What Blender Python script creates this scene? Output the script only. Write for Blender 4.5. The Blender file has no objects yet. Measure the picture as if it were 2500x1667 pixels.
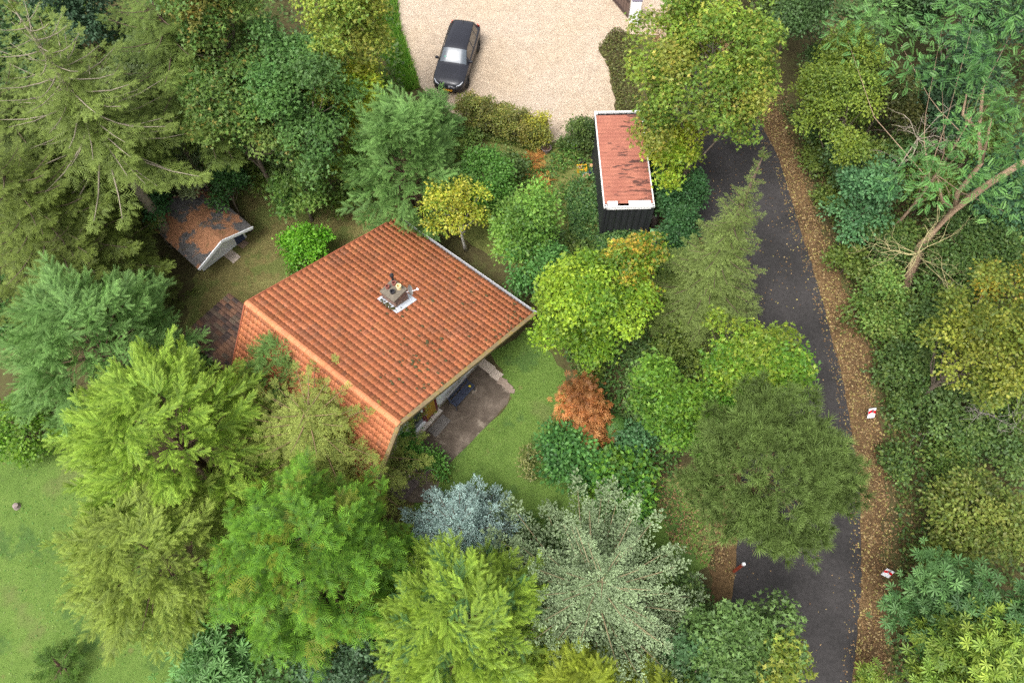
import bpy, math, random
import numpy as np
from mathutils import Vector, Matrix

random.seed(7)
rng = np.random.default_rng(7)
scene = bpy.context.scene
C = scene.collection

# ------------------------------------------------------------------ camera
F_PX, PITCH, CAM_H = 1889.0, math.radians(63.0), 32.5      # focal length at 2500 px width, tilt, flying height
cam_d = bpy.data.cameras.new("camera")
cam_d.sensor_width = 36.0
cam_d.lens = 36.0 * F_PX / 2500.0
cam_d.clip_end = 500
cam = bpy.data.objects.new("camera", cam_d)
C.objects.link(cam)
cam.location = (0, 0, CAM_H)
cam.rotation_euler = (math.radians(90) - PITCH, 0, 0)
scene.camera = cam

# ------------------------------------------------------------------ light
SUN_EL, SUN_AZ = math.radians(60), math.radians(-140)       # azimuth from +Y towards +X
world = bpy.data.worlds.new("World")
scene.world = world
world.use_nodes = True
wn, wl = world.node_tree.nodes, world.node_tree.links
wn.clear()
sky = wn.new("ShaderNodeTexSky")
sky.sky_type = 'NISHITA'
sky.sun_disc = False
sky.sun_elevation = SUN_EL
sky.sun_rotation = SUN_AZ
sky.air_density = 1.0
sky.dust_density = 6.0
sky.ozone_density = 1.0
hs = wn.new("ShaderNodeHueSaturation")
hs.inputs["Saturation"].default_value = 0.14
bg = wn.new("ShaderNodeBackground")
bg.inputs["Strength"].default_value = 0.15
wo = wn.new("ShaderNodeOutputWorld")
wl.new(sky.outputs[0], hs.inputs["Color"])
wl.new(hs.outputs[0], bg.inputs["Color"])
wl.new(bg.outputs[0], wo.inputs["Surface"])
sun_d = bpy.data.lights.new("sun", 'SUN')
sun_d.energy = 1.4
sun_d.angle = math.radians(22)
sun_d.color = (1.0, 0.97, 0.92)
sun = bpy.data.objects.new("sun", sun_d)
C.objects.link(sun)
sdir = Vector((math.sin(SUN_AZ) * math.cos(SUN_EL), math.cos(SUN_AZ) * math.cos(SUN_EL), math.sin(SUN_EL)))
sun.rotation_euler = sdir.to_track_quat('Z', 'Y').to_euler()
vs = scene.view_settings
vs.view_transform = 'Standard'
vs.look = 'None'
vs.gamma = 1.0
vs.exposure = 0.95
scene.cycles.use_denoising = False            # keeps leaf and gravel texture crisp; the light is soft enough
scene.cycles.sample_clamp_indirect = 4.0
scene.cycles.max_bounces = 8
scene.cycles.diffuse_bounces = 5
scene.cycles.transmission_bounces = 4
scene.cycles.glossy_bounces = 2

# ------------------------------------------------------------------ survey helpers
_c, _s = math.cos(PITCH), math.sin(PITCH)
def P(u, v, z=0.0):
    """place on the site: where the sight line of survey point (u, v) reaches height z"""
    a = (u - 1250.0) / F_PX
    b = (833.5 - v) / F_PX
    t = (CAM_H - z) / (_s - _c * b)
    return np.array([a * t, (_c + _s * b) * t, z])
def mpp(v, z=0.0):
    b = (833.5 - v) / F_PX
    return (CAM_H - z) / (_s - _c * b) / F_PX

def lin(r, g, b):
    f = lambda c: c / 12.92 if c <= 0.04045 else ((c + 0.055) / 1.055) ** 2.4
    return np.array([f(r / 255), f(g / 255), f(b / 255)])

# ------------------------------------------------------------------ object helpers
def tag(o, label=None, cat=None, group=None, kind=None):
    if label: o["label"] = label
    if cat: o["category"] = cat
    if group: o["group"] = group
    if kind: o["kind"] = kind
    return o
def empty(name, loc=(0, 0, 0), rz=0.0, label=None, cat=None, group=None):
    o = bpy.data.objects.new(name, None)
    o.empty_display_size = 0.2
    C.objects.link(o)
    o.location = loc
    o.rotation_euler = (0, 0, rz)
    return tag(o, label, cat, group)
def obj(name, me, mat=None, parent=None, loc=None, rot=None):
    o = bpy.data.objects.new(name, me)
    C.objects.link(o)
    if mat is not None and len(me.materials) == 0:
        me.materials.append(mat)
    if parent is not None: o.parent = parent
    if loc is not None: o.location = loc
    if rot is not None: o.rotation_euler = rot
    return o
def mesh_np(name, V, F, col=None, smooth=False):
    """V (n,3); F (m,k) int array; col (n,3)"""
    V = np.asarray(V, dtype=np.float32); F = np.asarray(F, dtype=np.int32)
    me = bpy.data.meshes.new(name)
    m, k = F.shape
    me.vertices.add(len(V)); me.vertices.foreach_set("co", V.ravel())
    me.loops.add(m * k); me.loops.foreach_set("vertex_index", F.ravel())
    me.polygons.add(m)
    me.polygons.foreach_set("loop_start", np.arange(0, m * k, k, dtype=np.int32))
    if smooth: me.polygons.foreach_set("use_smooth", np.ones(m, dtype=bool))
    if col is not None:
        ca = me.color_attributes.new("Col", 'FLOAT_COLOR', 'POINT')
        c4 = np.ones((len(V), 4), dtype=np.float32); c4[:, :3] = col
        ca.data.foreach_set("color", c4.ravel())
    me.update(calc_edges=True)
    return me

class MB:
    """collects boxes, tubes, prisms into one mesh"""
    def __init__(s): s.v = []; s.f = []; s.c = []
    def add(s, V, F, col=None):
        o = len(s.v)
        s.v += [tuple(map(float, p)) for p in V]
        s.f += [tuple(i + o for i in f) for f in F]
        s.c += [tuple(col) if col is not None else (0.5, 0.5, 0.5)] * len(V)
        return s
    def box(s, c, d, M=None, col=None, taper=1.0):
        hx, hy, hz = d[0] / 2, d[1] / 2, d[2] / 2
        V = []
        for z, k in ((-hz, 1.0), (hz, taper)):
            for x, y in ((-hx, -hy), (hx, -hy), (hx, hy), (-hx, hy)):
                V.append(Vector((x * k, y * k, z)))
        if M is not None: V = [M @ p for p in V]
        V = [p + Vector(c) for p in V]
        return s.add(V, [(0, 3, 2, 1), (4, 5, 6, 7), (0, 1, 5, 4), (1, 2, 6, 5), (2, 3, 7, 6), (3, 0, 4, 7)], col)
    def tube(s, pts, rad, n=6, col=None, cap=True):
        pts = [Vector(p) for p in pts]
        if not hasattr(rad, '__len__'): rad = [rad] * len(pts)
        V = []; F = []
        for i, p in enumerate(pts):
            t = (pts[min(i + 1, len(pts) - 1)] - pts[max(i - 1, 0)])
            if t.length < 1e-6: t = Vector((0, 0, 1))
            t.normalize()
            a = t.cross(Vector((0.31, 0.2, 0.93)))
            if a.length < 0.05: a = t.cross(Vector((1, 0, 0)))
            a.normalize(); b = t.cross(a)
            for k in range(n):
                an = 2 * math.pi * k / n
                V.append(p + (a * math.cos(an) + b * math.sin(an)) * rad[i])
        for i in range(len(pts) - 1):
            for k in range(n):
                F.append((i * n + k, i * n + (k + 1) % n, (i + 1) * n + (k + 1) % n, (i + 1) * n + k))
        if cap:
            F.append(tuple(range(n - 1, -1, -1))); F.append(tuple((len(pts) - 1) * n + k for k in range(n)))
        return s.add(V, F, col)
    def lathe(s, prof, c=(0, 0, 0), n=16, col=None, axis='z'):
        V = []; F = []
        for r, z in prof:
            for k in range(n):
                an = 2 * math.pi * k / n
                q = (r * math.cos(an), r * math.sin(an), z)
                if axis == 'y': q = (q[0], q[2], q[1])
                if axis == 'x': q = (q[2], q[0], q[1])
                V.append((q[0] + c[0], q[1] + c[1], q[2] + c[2]))
        m = len(prof)
        for i in range(m - 1):
            for k in range(n):
                F.append((i * n + k, i * n + (k + 1) % n, (i + 1) * n + (k + 1) % n, (i + 1) * n + k))
        return s.add(V, F, col)
    def prism(s, poly, lo, hi, M=None, col=None):
        """poly of (a,b) extruded along third axis; M maps (a,b,c) to xyz"""
        n = len(poly)
        V = [Vector((a, b, lo)) for a, b in poly] + [Vector((a, b, hi)) for a, b in poly]
        if M is not None: V = [M @ p for p in V]
        F = [tuple(range(n - 1, -1, -1)), tuple(range(n, 2 * n))]
        F += [(i, (i + 1) % n, n + (i + 1) % n, n + i) for i in range(n)]
        return s.add(V, F, col)
    def mesh(s, name, smooth=False):
        me = bpy.data.meshes.new(name)
        me.from_pydata(s.v, [], s.f)
        ca = me.color_attributes.new("Col", 'FLOAT_COLOR', 'POINT')
        c4 = np.ones((len(s.v), 4), dtype=np.float32); c4[:, :3] = np.array(s.c)
        ca.data.foreach_set("color", c4.ravel())
        if smooth:
            me.polygons.foreach_set("use_smooth", np.ones(len(me.polygons), dtype=bool))
        me.update()
        return me
    def build(s, name, mat, parent=None, loc=None, rot=None, smooth=False):
        return obj(name, s.mesh(name, smooth), mat, parent, loc, rot)

def bevel(o, w=0.01, seg=2):
    m = o.modifiers.new("bevel", 'BEVEL'); m.width = w; m.segments = seg; m.limit_method = 'ANGLE'
    return o

# ------------------------------------------------------------------ materials
def new_mat(name):
    m = bpy.data.materials.new(name); m.use_nodes = True
    nt = m.node_tree; nt.nodes.clear()
    out = nt.nodes.new("ShaderNodeOutputMaterial")
    return m, nt, out
def N(nt, typ, **kw):
    n = nt.nodes.new(typ)
    for k, v in kw.items():
        if k in n.inputs: n.inputs[k].default_value = v
        else: setattr(n, k, v)
    return n
def noise(nt, vec, scale, detail=4, rough=0.55):
    n = nt.nodes.new("ShaderNodeTexNoise")
    n.inputs["Scale"].default_value = scale; n.inputs["Detail"].default_value = detail
    n.inputs["Roughness"].default_value = rough
    nt.links.new(vec, n.inputs["Vector"])
    return n.outputs["Fac"]
def ramp(nt, fac, stops, interp='LINEAR'):
    n = nt.nodes.new("ShaderNodeValToRGB")
    cr = n.color_ramp; cr.interpolation = interp
    while len(cr.elements) < len(stops): cr.elements.new(0.5)
    for e, (p, c) in zip(cr.elements, stops):
        e.position = p
        if not hasattr(c, '__len__'): c = (c, c, c)
        e.color = (*[float(x) for x in c[:3]], 1)
    nt.links.new(fac, n.inputs["Fac"])
    return n.outputs["Color"]
def mix(nt, fac, a, b, mode='MIX'):
    n = nt.nodes.new("ShaderNodeMix"); n.data_type = 'RGBA'; n.blend_type = mode
    for sock, val in ((n.inputs[0], fac), (n.inputs[6], a), (n.inputs[7], b)):
        if isinstance(val, bpy.types.NodeSocket): nt.links.new(val, sock)
        elif hasattr(val, '__len__'): sock.default_value = (*[float(x) for x in val[:3]], 1)
        else: sock.default_value = val
    return n.outputs[2]
def coords(nt, kind="Object"):
    return nt.nodes.new("ShaderNodeTexCoord").outputs[kind]
def world_pos(nt):
    return nt.nodes.new("ShaderNodeNewGeometry").outputs["Position"]
def principled(nt, out, col, rough=0.7, bump=None, bump_str=0.3, bump_dist=0.02, **kw):
    b = nt.nodes.new("ShaderNodeBsdfPrincipled")
    if isinstance(col, bpy.types.NodeSocket): nt.links.new(col, b.inputs["Base Color"])
    else: b.inputs["Base Color"].default_value = (*[float(x) for x in col[:3]], 1)
    if isinstance(rough, bpy.types.NodeSocket): nt.links.new(rough, b.inputs["Roughness"])
    else: b.inputs["Roughness"].default_value = rough
    for k, v in kw.items(): b.inputs[k.replace('_', ' ')].default_value = v
    if bump is not None:
        n = nt.nodes.new("ShaderNodeBump"); n.inputs["Strength"].default_value = bump_str
        n.inputs["Distance"].default_value = bump_dist
        nt.links.new(bump, n.inputs["Height"]); nt.links.new(n.outputs[0], b.inputs["Normal"])
    nt.links.new(b.outputs[0], out.inputs["Surface"])
    return b
_mats = {}
def plain(name, col, rough=0.6, var=0.25, scale=6.0, bump=0.2, **kw):
    if name in _mats: return _mats[name]
    m, nt, out = new_mat(name)
    w = world_pos(nt)
    f = noise(nt, w, scale, 5, 0.6); f2 = noise(nt, w, scale * 6, 3)
    c = np.array(col, dtype=float)
    cc = ramp(nt, f, [(0.3, c * (1 - var)), (0.7, np.minimum(c * (1 + var), 0.95))])
    cc = mix(nt, 0.35, cc, ramp(nt, f2, [(0.3, c * (1 - var)), (0.7, np.minimum(c * (1 + var), .95))]))
    principled(nt, out, cc, rough, f2, bump, 0.01, **kw)
    _mats[name] = m
    return m
def attr_mat(name, rough=0.7, var=0.2, scale=5.0, bump=0.25, **kw):
    if name in _mats: return _mats[name]
    m, nt, out = new_mat(name)
    a = nt.nodes.new("ShaderNodeVertexColor"); a.layer_name = "Col"
    w = world_pos(nt)
    f = noise(nt, w, scale, 5, 0.65); f2 = noise(nt, w, scale * 7, 3)
    k = mix(nt, 1.0, a.outputs["Color"], ramp(nt, f, [(0.25, 1 - var), (0.75, 1 + var)]), 'MULTIPLY')
    k = mix(nt, 1.0, k, ramp(nt, f2, [(0.25, 1 - var * .6), (0.75, 1 + var * .6)]), 'MULTIPLY')
    principled(nt, out, k, rough, f2, bump, 0.01, **kw)
    _mats[name] = m
    return m
def foliage_mat(name, trans=0.32, rough=0.55, spec=0.3):
    if name in _mats: return _mats[name]
    m, nt, out = new_mat(name)
    a = nt.nodes.new("ShaderNodeVertexColor"); a.layer_name = "Col"
    b = nt.nodes.new("ShaderNodeBsdfPrincipled")
    b.inputs["Roughness"].default_value = rough; b.inputs["Specular IOR Level"].default_value = spec
    t = nt.nodes.new("ShaderNodeBsdfTranslucent")
    hsn = nt.nodes.new("ShaderNodeHueSaturation"); hsn.inputs["Saturation"].default_value = 1.1
    hsn.inputs["Value"].default_value = 1.15
    nt.links.new(a.outputs["Color"], b.inputs["Base Color"])
    nt.links.new(a.outputs["Color"], hsn.inputs["Color"]); nt.links.new(hsn.outputs[0], t.inputs["Color"])
    mx = nt.nodes.new("ShaderNodeMixShader"); mx.inputs[0].default_value = trans
    nt.links.new(b.outputs[0], mx.inputs[1]); nt.links.new(t.outputs[0], mx.inputs[2])
    nt.links.new(mx.outputs[0], out.inputs["Surface"])
    _mats[name] = m
    return m
LEAF = foliage_mat("foliage_broadleaf", 0.42, 0.5, 0.35)
NEEDLE = foliage_mat("foliage_needle", 0.34, 0.6, 0.25)
LITTER = foliage_mat("dry_leaves", 0.12, 0.7, 0.15)
BARK = attr_mat("bark", 0.9, 0.35, 9.0, 0.6)
# ------------------------------------------------------------------ ground sheets
def densify(pts, step=0.45, jit=0.12, closed=True):
    out = []
    n = len(pts)
    for i in range(n if closed else n - 1):
        a = np.array(pts[i][:2]); b = np.array(pts[(i + 1) % n][:2])
        k = max(1, int(np.linalg.norm(b - a) / step))
        for j in range(k):
            q = a + (b - a) * j / k
            out.append(q + rng.normal(0, jit, 2) * (1 if 0 < j else .5))
    return out
def sheet(name, pts, z, mat, jit=0.1, step=0.45, kind='structure', th=None):
    pl = densify(pts, step, jit) if step else [np.array(p[:2]) for p in pts]
    me = bpy.data.meshes.new(name)
    V = [(p[0], p[1], z) for p in pl]
    me.from_pydata(V, [], [tuple(range(len(V)))])
    me.update()
    if me.polygons[0].normal.z < 0: me.flip_normals()
    return tag(obj(name, me, mat), kind=kind)
def PP(*uv): return [P(u, v, 0) for u, v in uv]

def ground_mat(name, stops, s1=0.35, s2=3.0, s3=22.0, rough=0.95, bump=0.5, bd=0.03, spots=None, w=(.4, .35, .25)):
    m, nt, out = new_mat(name)
    p = world_pos(nt)
    a, b, c = noise(nt, p, s1, 5, .6), noise(nt, p, s2, 5, .65), noise(nt, p, s3, 3, .6)
    ad = N(nt, "ShaderNodeMath", operation='MULTIPLY'); nt.links.new(a, ad.inputs[0]); ad.inputs[1].default_value = w[0]
    ad2 = N(nt, "ShaderNodeMath", operation='MULTIPLY_ADD'); nt.links.new(b, ad2.inputs[0]); ad2.inputs[1].default_value = w[1]
    nt.links.new(ad.outputs[0], ad2.inputs[2])
    ad3 = N(nt, "ShaderNodeMath", operation='MULTIPLY_ADD'); nt.links.new(c, ad3.inputs[0]); ad3.inputs[1].default_value = w[2]
    nt.links.new(ad2.outputs[0], ad3.inputs[2])
    col = ramp(nt, ad3.outputs[0], stops)
    if spots:
        for (thr, sc, colr, amt) in spots:
            f = noise(nt, p, sc, 4, .6)
            mk = ramp(nt, f, [(thr, 0), (thr + .06, 1)])
            mm = N(nt, "ShaderNodeMath", operation='MULTIPLY'); nt.links.new(mk, mm.inputs[0]); mm.inputs[1].default_value = amt
            col = mix(nt, mm.outputs[0], col, colr)
    principled(nt, out, col, rough, c, bump, bd, Specular_IOR_Level=0.2)
    return m
G_SOIL = ground_mat("forest_floor", [(.35, lin(58, 50, 34)), (.5, lin(78, 72, 46)), (.62, lin(84, 90, 50)), (.75, lin(106, 100, 62))])
G_LAWN = ground_mat("lawn_grass", [(.36, lin(68, 88, 38)), (.48, lin(86, 110, 48)), (.58, lin(98, 120, 56)), (.7, lin(122, 128, 72))], s1=.22, s2=1.6, s3=26,
                    spots=[(.56, .22, lin(98, 100, 62), .5), (.64, 1.1, lin(112, 100, 66), .45), (.56, .5, lin(60, 86, 44), .6), (.60, 4.5, lin(100, 116, 66), .4), (.62, 12, lin(48, 66, 34), .4)], bump=.8, bd=.04, w=(.3, .3, .4))
G_DRY = ground_mat("dry_grass", [(.36, lin(78, 76, 44)), (.48, lin(106, 98, 60)), (.58, lin(116, 114, 68)), (.7, lin(144, 130, 90))], s1=.4, s2=2.5, s3=24,
                   spots=[(.5, .6, lin(84, 98, 48), .65), (.62, 1.3, lin(104, 84, 54), .5), (.6, 5, lin(72, 82, 42), .5)], bump=.8, bd=.04)
G_VERGE = ground_mat("leafy_verge", [(.36, lin(60, 48, 34)), (.48, lin(92, 73, 50)), (.58, lin(112, 90, 62)), (.7, lin(142, 118, 86))], s1=.5, s2=5, s3=34, bump=.9, bd=.03)
G_PATIO = ground_mat("patio_grit", [(.36, lin(64, 55, 48)), (.48, lin(86, 76, 67)), (.58, lin(104, 93, 83)), (.7, lin(142, 130, 118))], s1=.7, s2=3.2, s3=40,
                     spots=[(.6, 1.1, lin(150, 138, 124), .55), (.6, .8, lin(60, 52, 44), .5)], bump=.4, bd=.01)
def gravel_mat():
    m, nt, out = new_mat("pale_gravel")
    p = world_pos(nt)
    v = N(nt, "ShaderNodeTexVoronoi"); v.inputs["Scale"].default_value = 21; nt.links.new(p, v.inputs["Vector"])
    r = nt.nodes.new("ShaderNodeSeparateColor"); nt.links.new(v.outputs["Color"], r.inputs[0])
    c1 = ramp(nt, r.outputs[0], [(.0, lin(148, 132, 116)), (.25, lin(166, 151, 134)), (.6, lin(174, 159, 142)), (1, lin(186, 173, 157))])
    a = noise(nt, p, .25, 4); b = noise(nt, p, 1.6, 5, .65)
    c2 = mix(nt, 1, c1, ramp(nt, a, [(.35, (1.0, .95, .88)), (.65, (1.02, 1.0, .99))]), 'MULTIPLY')
    c3 = mix(nt, 1, c2, ramp(nt, b, [(.25, .84), (.65, 1.07)]), 'MULTIPLY')
    principled(nt, out, c3, .95, v.outputs["Distance"], .8, .03, Specular_IOR_Level=.2)
    return m
def road_mat():
    m, nt, out = new_mat("asphalt")
    p = world_pos(nt)
    a, b, c = noise(nt, p, .5, 4), noise(nt, p, 6, 4), noise(nt, p, 60, 2)
    col = ramp(nt, a, [(.35, lin(44, 42, 42)), (.65, lin(58, 55, 55))])
    col = mix(nt, 1, col, ramp(nt, b, [(.3, .78), (.7, 1.18)]), 'MULTIPLY')
    col = mix(nt, 1, col, ramp(nt, c, [(.3, .7), (.7, 1.35)]), 'MULTIPLY')
    principled(nt, out, col, .85, c, .5, .01, Specular_IOR_Level=.3)
    return m
big = [(-90, -50), (90, -50), (90, 120), (-90, 120)]
sheet("ground", big, 0, G_SOIL, step=None)
road_R = [(13.0, 44), (12.2, 39), (12.0, 36.4), (13.4, 31.3), (14.3, 27.6), (14.65, 23.2), (14.9, 20.5), (15.05, 18.4), (15.2, 15.1), (15.15, 12.9), (15.0, 9.9), (14.6, 7.6), (14.1, 5.1), (13.3, 2.5), (12.4, 0), (10.8, -4)]
road_L = [(10.2, 44), (9.8, 39), (9.4, 36.4), (9.4, 31.3), (9.5, 27.6), (9.45, 23.2), (9.8, 20.5), (10.0, 18.4), (10.2, 15.1), (10.2, 12.9), (9.9, 9.9), (9.5, 7.6), (9.0, 5.5), (8.2, 2.5), (7.2, 0), (5.6, -4)]
sheet("leaf_verge", [(x + 1.25 + .3 * math.sin(i), y) for i, (x, y) in enumerate(road_R)] + [(x - 1.0, y) for x, y in road_L[::-1]], .004, G_VERGE, jit=.22)
sheet("road", road_R + road_L[::-1], .012, road_mat(), jit=.025, step=.35)
sheet("driveway", PP((965, -120), (968, 0), (975, 60), (1000, 140), (1022, 205), (1060, 250)) + [P(1200, 330), P(1290, 352), P(1340, 358), P(1372, 350), P(1392, 330), P(1500, 300), P(1500, 240), P(1488, 170), P(1462, 118), P(1500, 80), P(1690, 95), P(1790, -60)], .008, gravel_mat(), jit=.07, step=.3)
sheet("lawn", PP((-500, 980), (-50, 1010), (130, 1085), (260, 1060), (420, 1250), (560, 1667), (520, 1900), (-500, 1900)), .005, G_LAWN)
sheet("garden_lawn", PP((1195, 860), (1300, 800), (1375, 900), (1390, 1010), (1500, 1150), (1680, 1180), (1750, 1330), (1680, 1450), (1400, 1330), (1180, 1290), (1010, 1240), (1060, 1150), (1250, 975)), .006, G_LAWN)
sheet("dry_lawn", PP((560, 470), (640, 440), (800, 440), (1010, 520), (900, 640), (640, 760), (560, 760), (440, 830), (470, 680), (620, 560)), .006, G_DRY)
sheet("weedy_ground", PP((1040, 330), (1130, 340), (1390, 352), (1480, 420), (1500, 640), (1330, 720), (1240, 640), (1150, 600), (1050, 500)), .006,
      ground_mat("weedy_soil", [(.36, lin(74, 80, 40)), (.48, lin(98, 104, 54)), (.6, lin(118, 112, 68)), (.72, lin(138, 118, 80))]))
sheet("patio", PP((1000, 1072), (1068, 1002), (1178, 884), (1250, 945), (1240, 985), (1080, 1150), (1060, 1230), (1000, 1225), (930, 1160), (900, 1120)), .009, G_PATIO, jit=.02)
# ------------------------------------------------------------------ house
HA = math.radians(-38.8)
WHITE = plain("white_render", lin(234, 234, 238), .8, .05, 2.0, .15)
WHITEP = plain("white_paint", lin(228, 228, 232), .45, .06, 4)
DARK = plain("dark_void", lin(30, 28, 30), .8)
def tile_mat():
    m, nt, out = new_mat("terracotta_tile")
    a = nt.nodes.new("ShaderNodeVertexColor"); a.layer_name = "Col"
    p = world_pos(nt)
    f, f2, f3 = noise(nt, p, 1.1, 5, .65), noise(nt, p, 9, 4, .7), noise(nt, p, 26, 2, .5)
    k = mix(nt, 1, a.outputs["Color"], ramp(nt, f, [(.3, (.80, .78, .76)), (.7, (1.14, 1.16, 1.18))]), 'MULTIPLY')
    k = mix(nt, 1, k, ramp(nt, f2, [(.3, .82), (.7, 1.14)]), 'MULTIPLY')
    area = ramp(nt, noise(nt, p, .45, 3), [(.42, 0), (.6, .75)])
    sp = mix(nt, 1, ramp(nt, f3, [(.66, 0), (.70, 1)]), area, 'MULTIPLY')
    k = mix(nt, sp, k, lin(196, 180, 176))
    k = mix(nt, ramp(nt, noise(nt, p, 3.2, 4, .6), [(.60, 0), (.74, .45)]), k, lin(136, 86, 64))
    k = mix(nt, ramp(nt, noise(nt, p, .5, 5, .7), [(.56, 0), (.74, .4)]), k, lin(150, 100, 66))
    principled(nt, out, k, .82, f2, .3, .01, Specular_IOR_Level=.25)
    return m
TILE = tile_mat()
LICHEN = None
def lichen_mat():
    m, nt, out = new_mat("lichen_timber")
    p = world_pos(nt)
    a, b = noise(nt, p, 3.0, 5, .7), noise(nt, p, 16, 4, .7)
    c = ramp(nt, a, [(.35, lin(112, 96, 72)), (.5, lin(128, 112, 80)), (.62, lin(134, 114, 56))])
    c = mix(nt, ramp(nt, b, [(.55, 0), (.7, .6)]), c, lin(92, 82, 62))
    principled(nt, out, c, .85, b, .4, .01)
    return m
LICHEN = lichen_mat()
house = empty("bungalow", (-10.79, 15.69, 0), HA, "white bungalow with an orange pantile roof, one side steep, and a brick chimney", "house")
LX, RUN, ZR, ZE = 8.40, 8.35, 5.2, 2.0
SRUN, SZ = 2.15, 2.05                                            # steep rear slope: run and eave height
slope = math.atan2(ZR - ZE, RUN); steep = math.atan2(ZR - SZ, SRUN)
XF = 7.40
# walls: hollow-looking solid, gable section extruded along x
sec = [(-1.7, 0), (7.9, 0), (7.9, ZE + .05), (0, ZR - .22), (-1.7, SZ + .45)]
Mx = Matrix(((0, 0, 1, 0), (1, 0, 0, 0), (0, 1, 0, 0), (0, 0, 0, 1)))   # (a,b,c)->(c,a,b)
MB().prism(sec, .4, XF, Mx).build("wall", WHITE, house)
sec2 = [(-1.72, 0), (7.92, 0), (7.92, .22), (-1.72, .22)]
MB().prism(sec2, .38, XF + .025, Mx).build("plinth", plain("plinth_grey", lin(150, 142, 138), .9), house)
# roof boards
roof = MB()
roof.prism([(0, ZR - .03), (RUN, ZE - .03), (RUN, ZE - .13), (0, ZR - .17)], .02, LX - .02, Mx)
roof.prism([(0, ZR - .032), (0, ZR - .172), (-SRUN, SZ - .17), (-SRUN, SZ - .03)], .021, LX - .021, Mx)
roof_o = roof.build("roof", plain("roof_boards", lin(90, 74, 60), .9), house)
# pantile: S-section running down local -y... built in (x across, y down slope, z up)
TW, TG, TLn = LX / 42.0, RUN / math.cos(slope) / 28.0, 0.0
def tile_arrays(w, ln, seg=8):
    V = []; F = []
    for j, (y, lift) in enumerate(((0, 0.0), (ln, 0.018), (ln, 0.002))):
        for i in range(seg + 1):
            t = i / seg
            prof = 0.038 * math.sin(math.pi * min(t / .42, 1)) ** 1.3 if t < .42 else -0.014 * math.sin(math.pi * (t - .42) / .58)
            V.append((t * w * 1.03, y, prof + lift + .012))
    for j in range(2):
        for i in range(seg):
            F.append((j * (seg + 1) + i, j * (seg + 1) + i + 1, (j + 1) * (seg + 1) + i + 1, (j + 1) * (seg + 1) + i))
    return np.array(V), np.array(F)
tileV, tileF = tile_arrays(TW, TG * 1.06)
tile_cols = [(lin(*c) * .42 + lin(206, 138, 98) * .58) * .90 for c in ((206, 112, 74), (212, 120, 82), (198, 104, 70), (190, 102, 72), (214, 126, 88), (202, 108, 66), (180, 96, 72), (208, 116, 70), (196, 112, 84), (164, 92, 72), (206, 128, 84), (150, 90, 74))]
tile_meshes = []
for i, c in enumerate(tile_cols):
    me = mesh_np("tile", tileV, tileF, np.tile(c, (len(tileV), 1)), smooth=False)
    me.materials.append(TILE); tile_meshes.append(me)
def tile_pick(x, y):
    g = math.sin(x * .9 + 1.3) * math.cos(y * .7) + .5 * math.sin(x * 2.1 - y * 1.7)
    if g < -.75 and random.random() < .45: return random.choice((6, 9, 11))
    if 4.6 < y < 7.2 and 5.2 < x < 7.6 and random.random() < .33: return random.choice((9, 11, 6))
    return random.choices(range(12), (5, 5, 5, 4, 4, 4, 2, 4, 3, .7, 3, .4))[0]
def slope_frame(side, x, d):
    """origin and rotation of a tile whose top edge starts at x across, d metres below the ridge"""
    if side > 0:
        R = Matrix(((-1, 0, 0), (0, math.cos(slope), math.sin(slope)), (0, -math.sin(slope), math.cos(slope)))).to_3x3()
        R = Matrix(((1, 0, 0), (0, math.cos(slope), math.sin(slope)), (0, -math.sin(slope), math.cos(slope))))
        o = Vector((x, d * math.cos(slope), ZR - d * math.sin(slope)))
    else:
        R = Matrix(((-1, 0, 0), (0, -math.cos(steep), -math.sin(steep)), (0, -math.sin(steep), math.cos(steep))))
        R = Matrix(((-1, 0, 0), (0, -math.cos(steep), math.sin(steep) * -1), (0, -math.sin(steep), math.cos(steep))))
        o = Vector((x + TW, -d * math.cos(steep), ZR - d * math.sin(steep)))
    return o, R
cell = []
for r in range(28):
    for k in range(42):
        cell.append((1, k * TW, r * TG))
SLn = SRUN / math.cos(steep); nr = int(SLn / (TG * 1.0)) + 1; SG = SLn / nr
for r in range(nr):
    for k in range(42):
        cell.append((-1, k * TW, r * SG))
Hm = Matrix.Translation((-10.79, 15.69, 0)) @ Matrix.Rotation(HA, 4, 'Z')
camp = Vector((0, 0, CAM_H))
chim_c = (3.78, 4.5)
cell2 = []
for s_, x, d in cell:
    o, R = slope_frame(s_, x, d)
    if s_ > 0 and abs(o.x + TW / 2 - chim_c[0]) < .30 and abs(o.y + .15 - chim_c[1]) < .30: continue
    cell2.append(((Hm @ o - camp).length - (2 if s_ > 0 else 0), s_, x, d, o, R))
cell2.sort(key=lambda t: t[0])
RV = []; RF = []; RC = []; nb = 0
for i, (_, s_, x, d, o, R) in enumerate(cell2):
    jit = Matrix.Rotation(random.gauss(0, .012), 3, 'Z') @ Matrix.Rotation(random.gauss(0, .008), 3, 'X')
    M3 = R @ jit
    ci = tile_pick(x, d)
    if i < 298:
        t = bpy.data.objects.new("tile", tile_meshes[ci]); C.objects.link(t); t.parent = roof_o
        t.matrix_local = Matrix.Translation(o) @ M3.to_4x4()
    else:
        A = np.array(M3)
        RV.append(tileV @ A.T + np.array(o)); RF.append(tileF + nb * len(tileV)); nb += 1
        k = 1.0 if s_ > 0 else .92  # shade of the steep slope painted into its tile colour
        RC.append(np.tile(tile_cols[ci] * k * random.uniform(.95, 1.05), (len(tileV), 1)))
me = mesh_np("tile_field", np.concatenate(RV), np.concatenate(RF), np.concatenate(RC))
tag(obj("tile_field", me, TILE, roof_o), kind="stuff")
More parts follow.
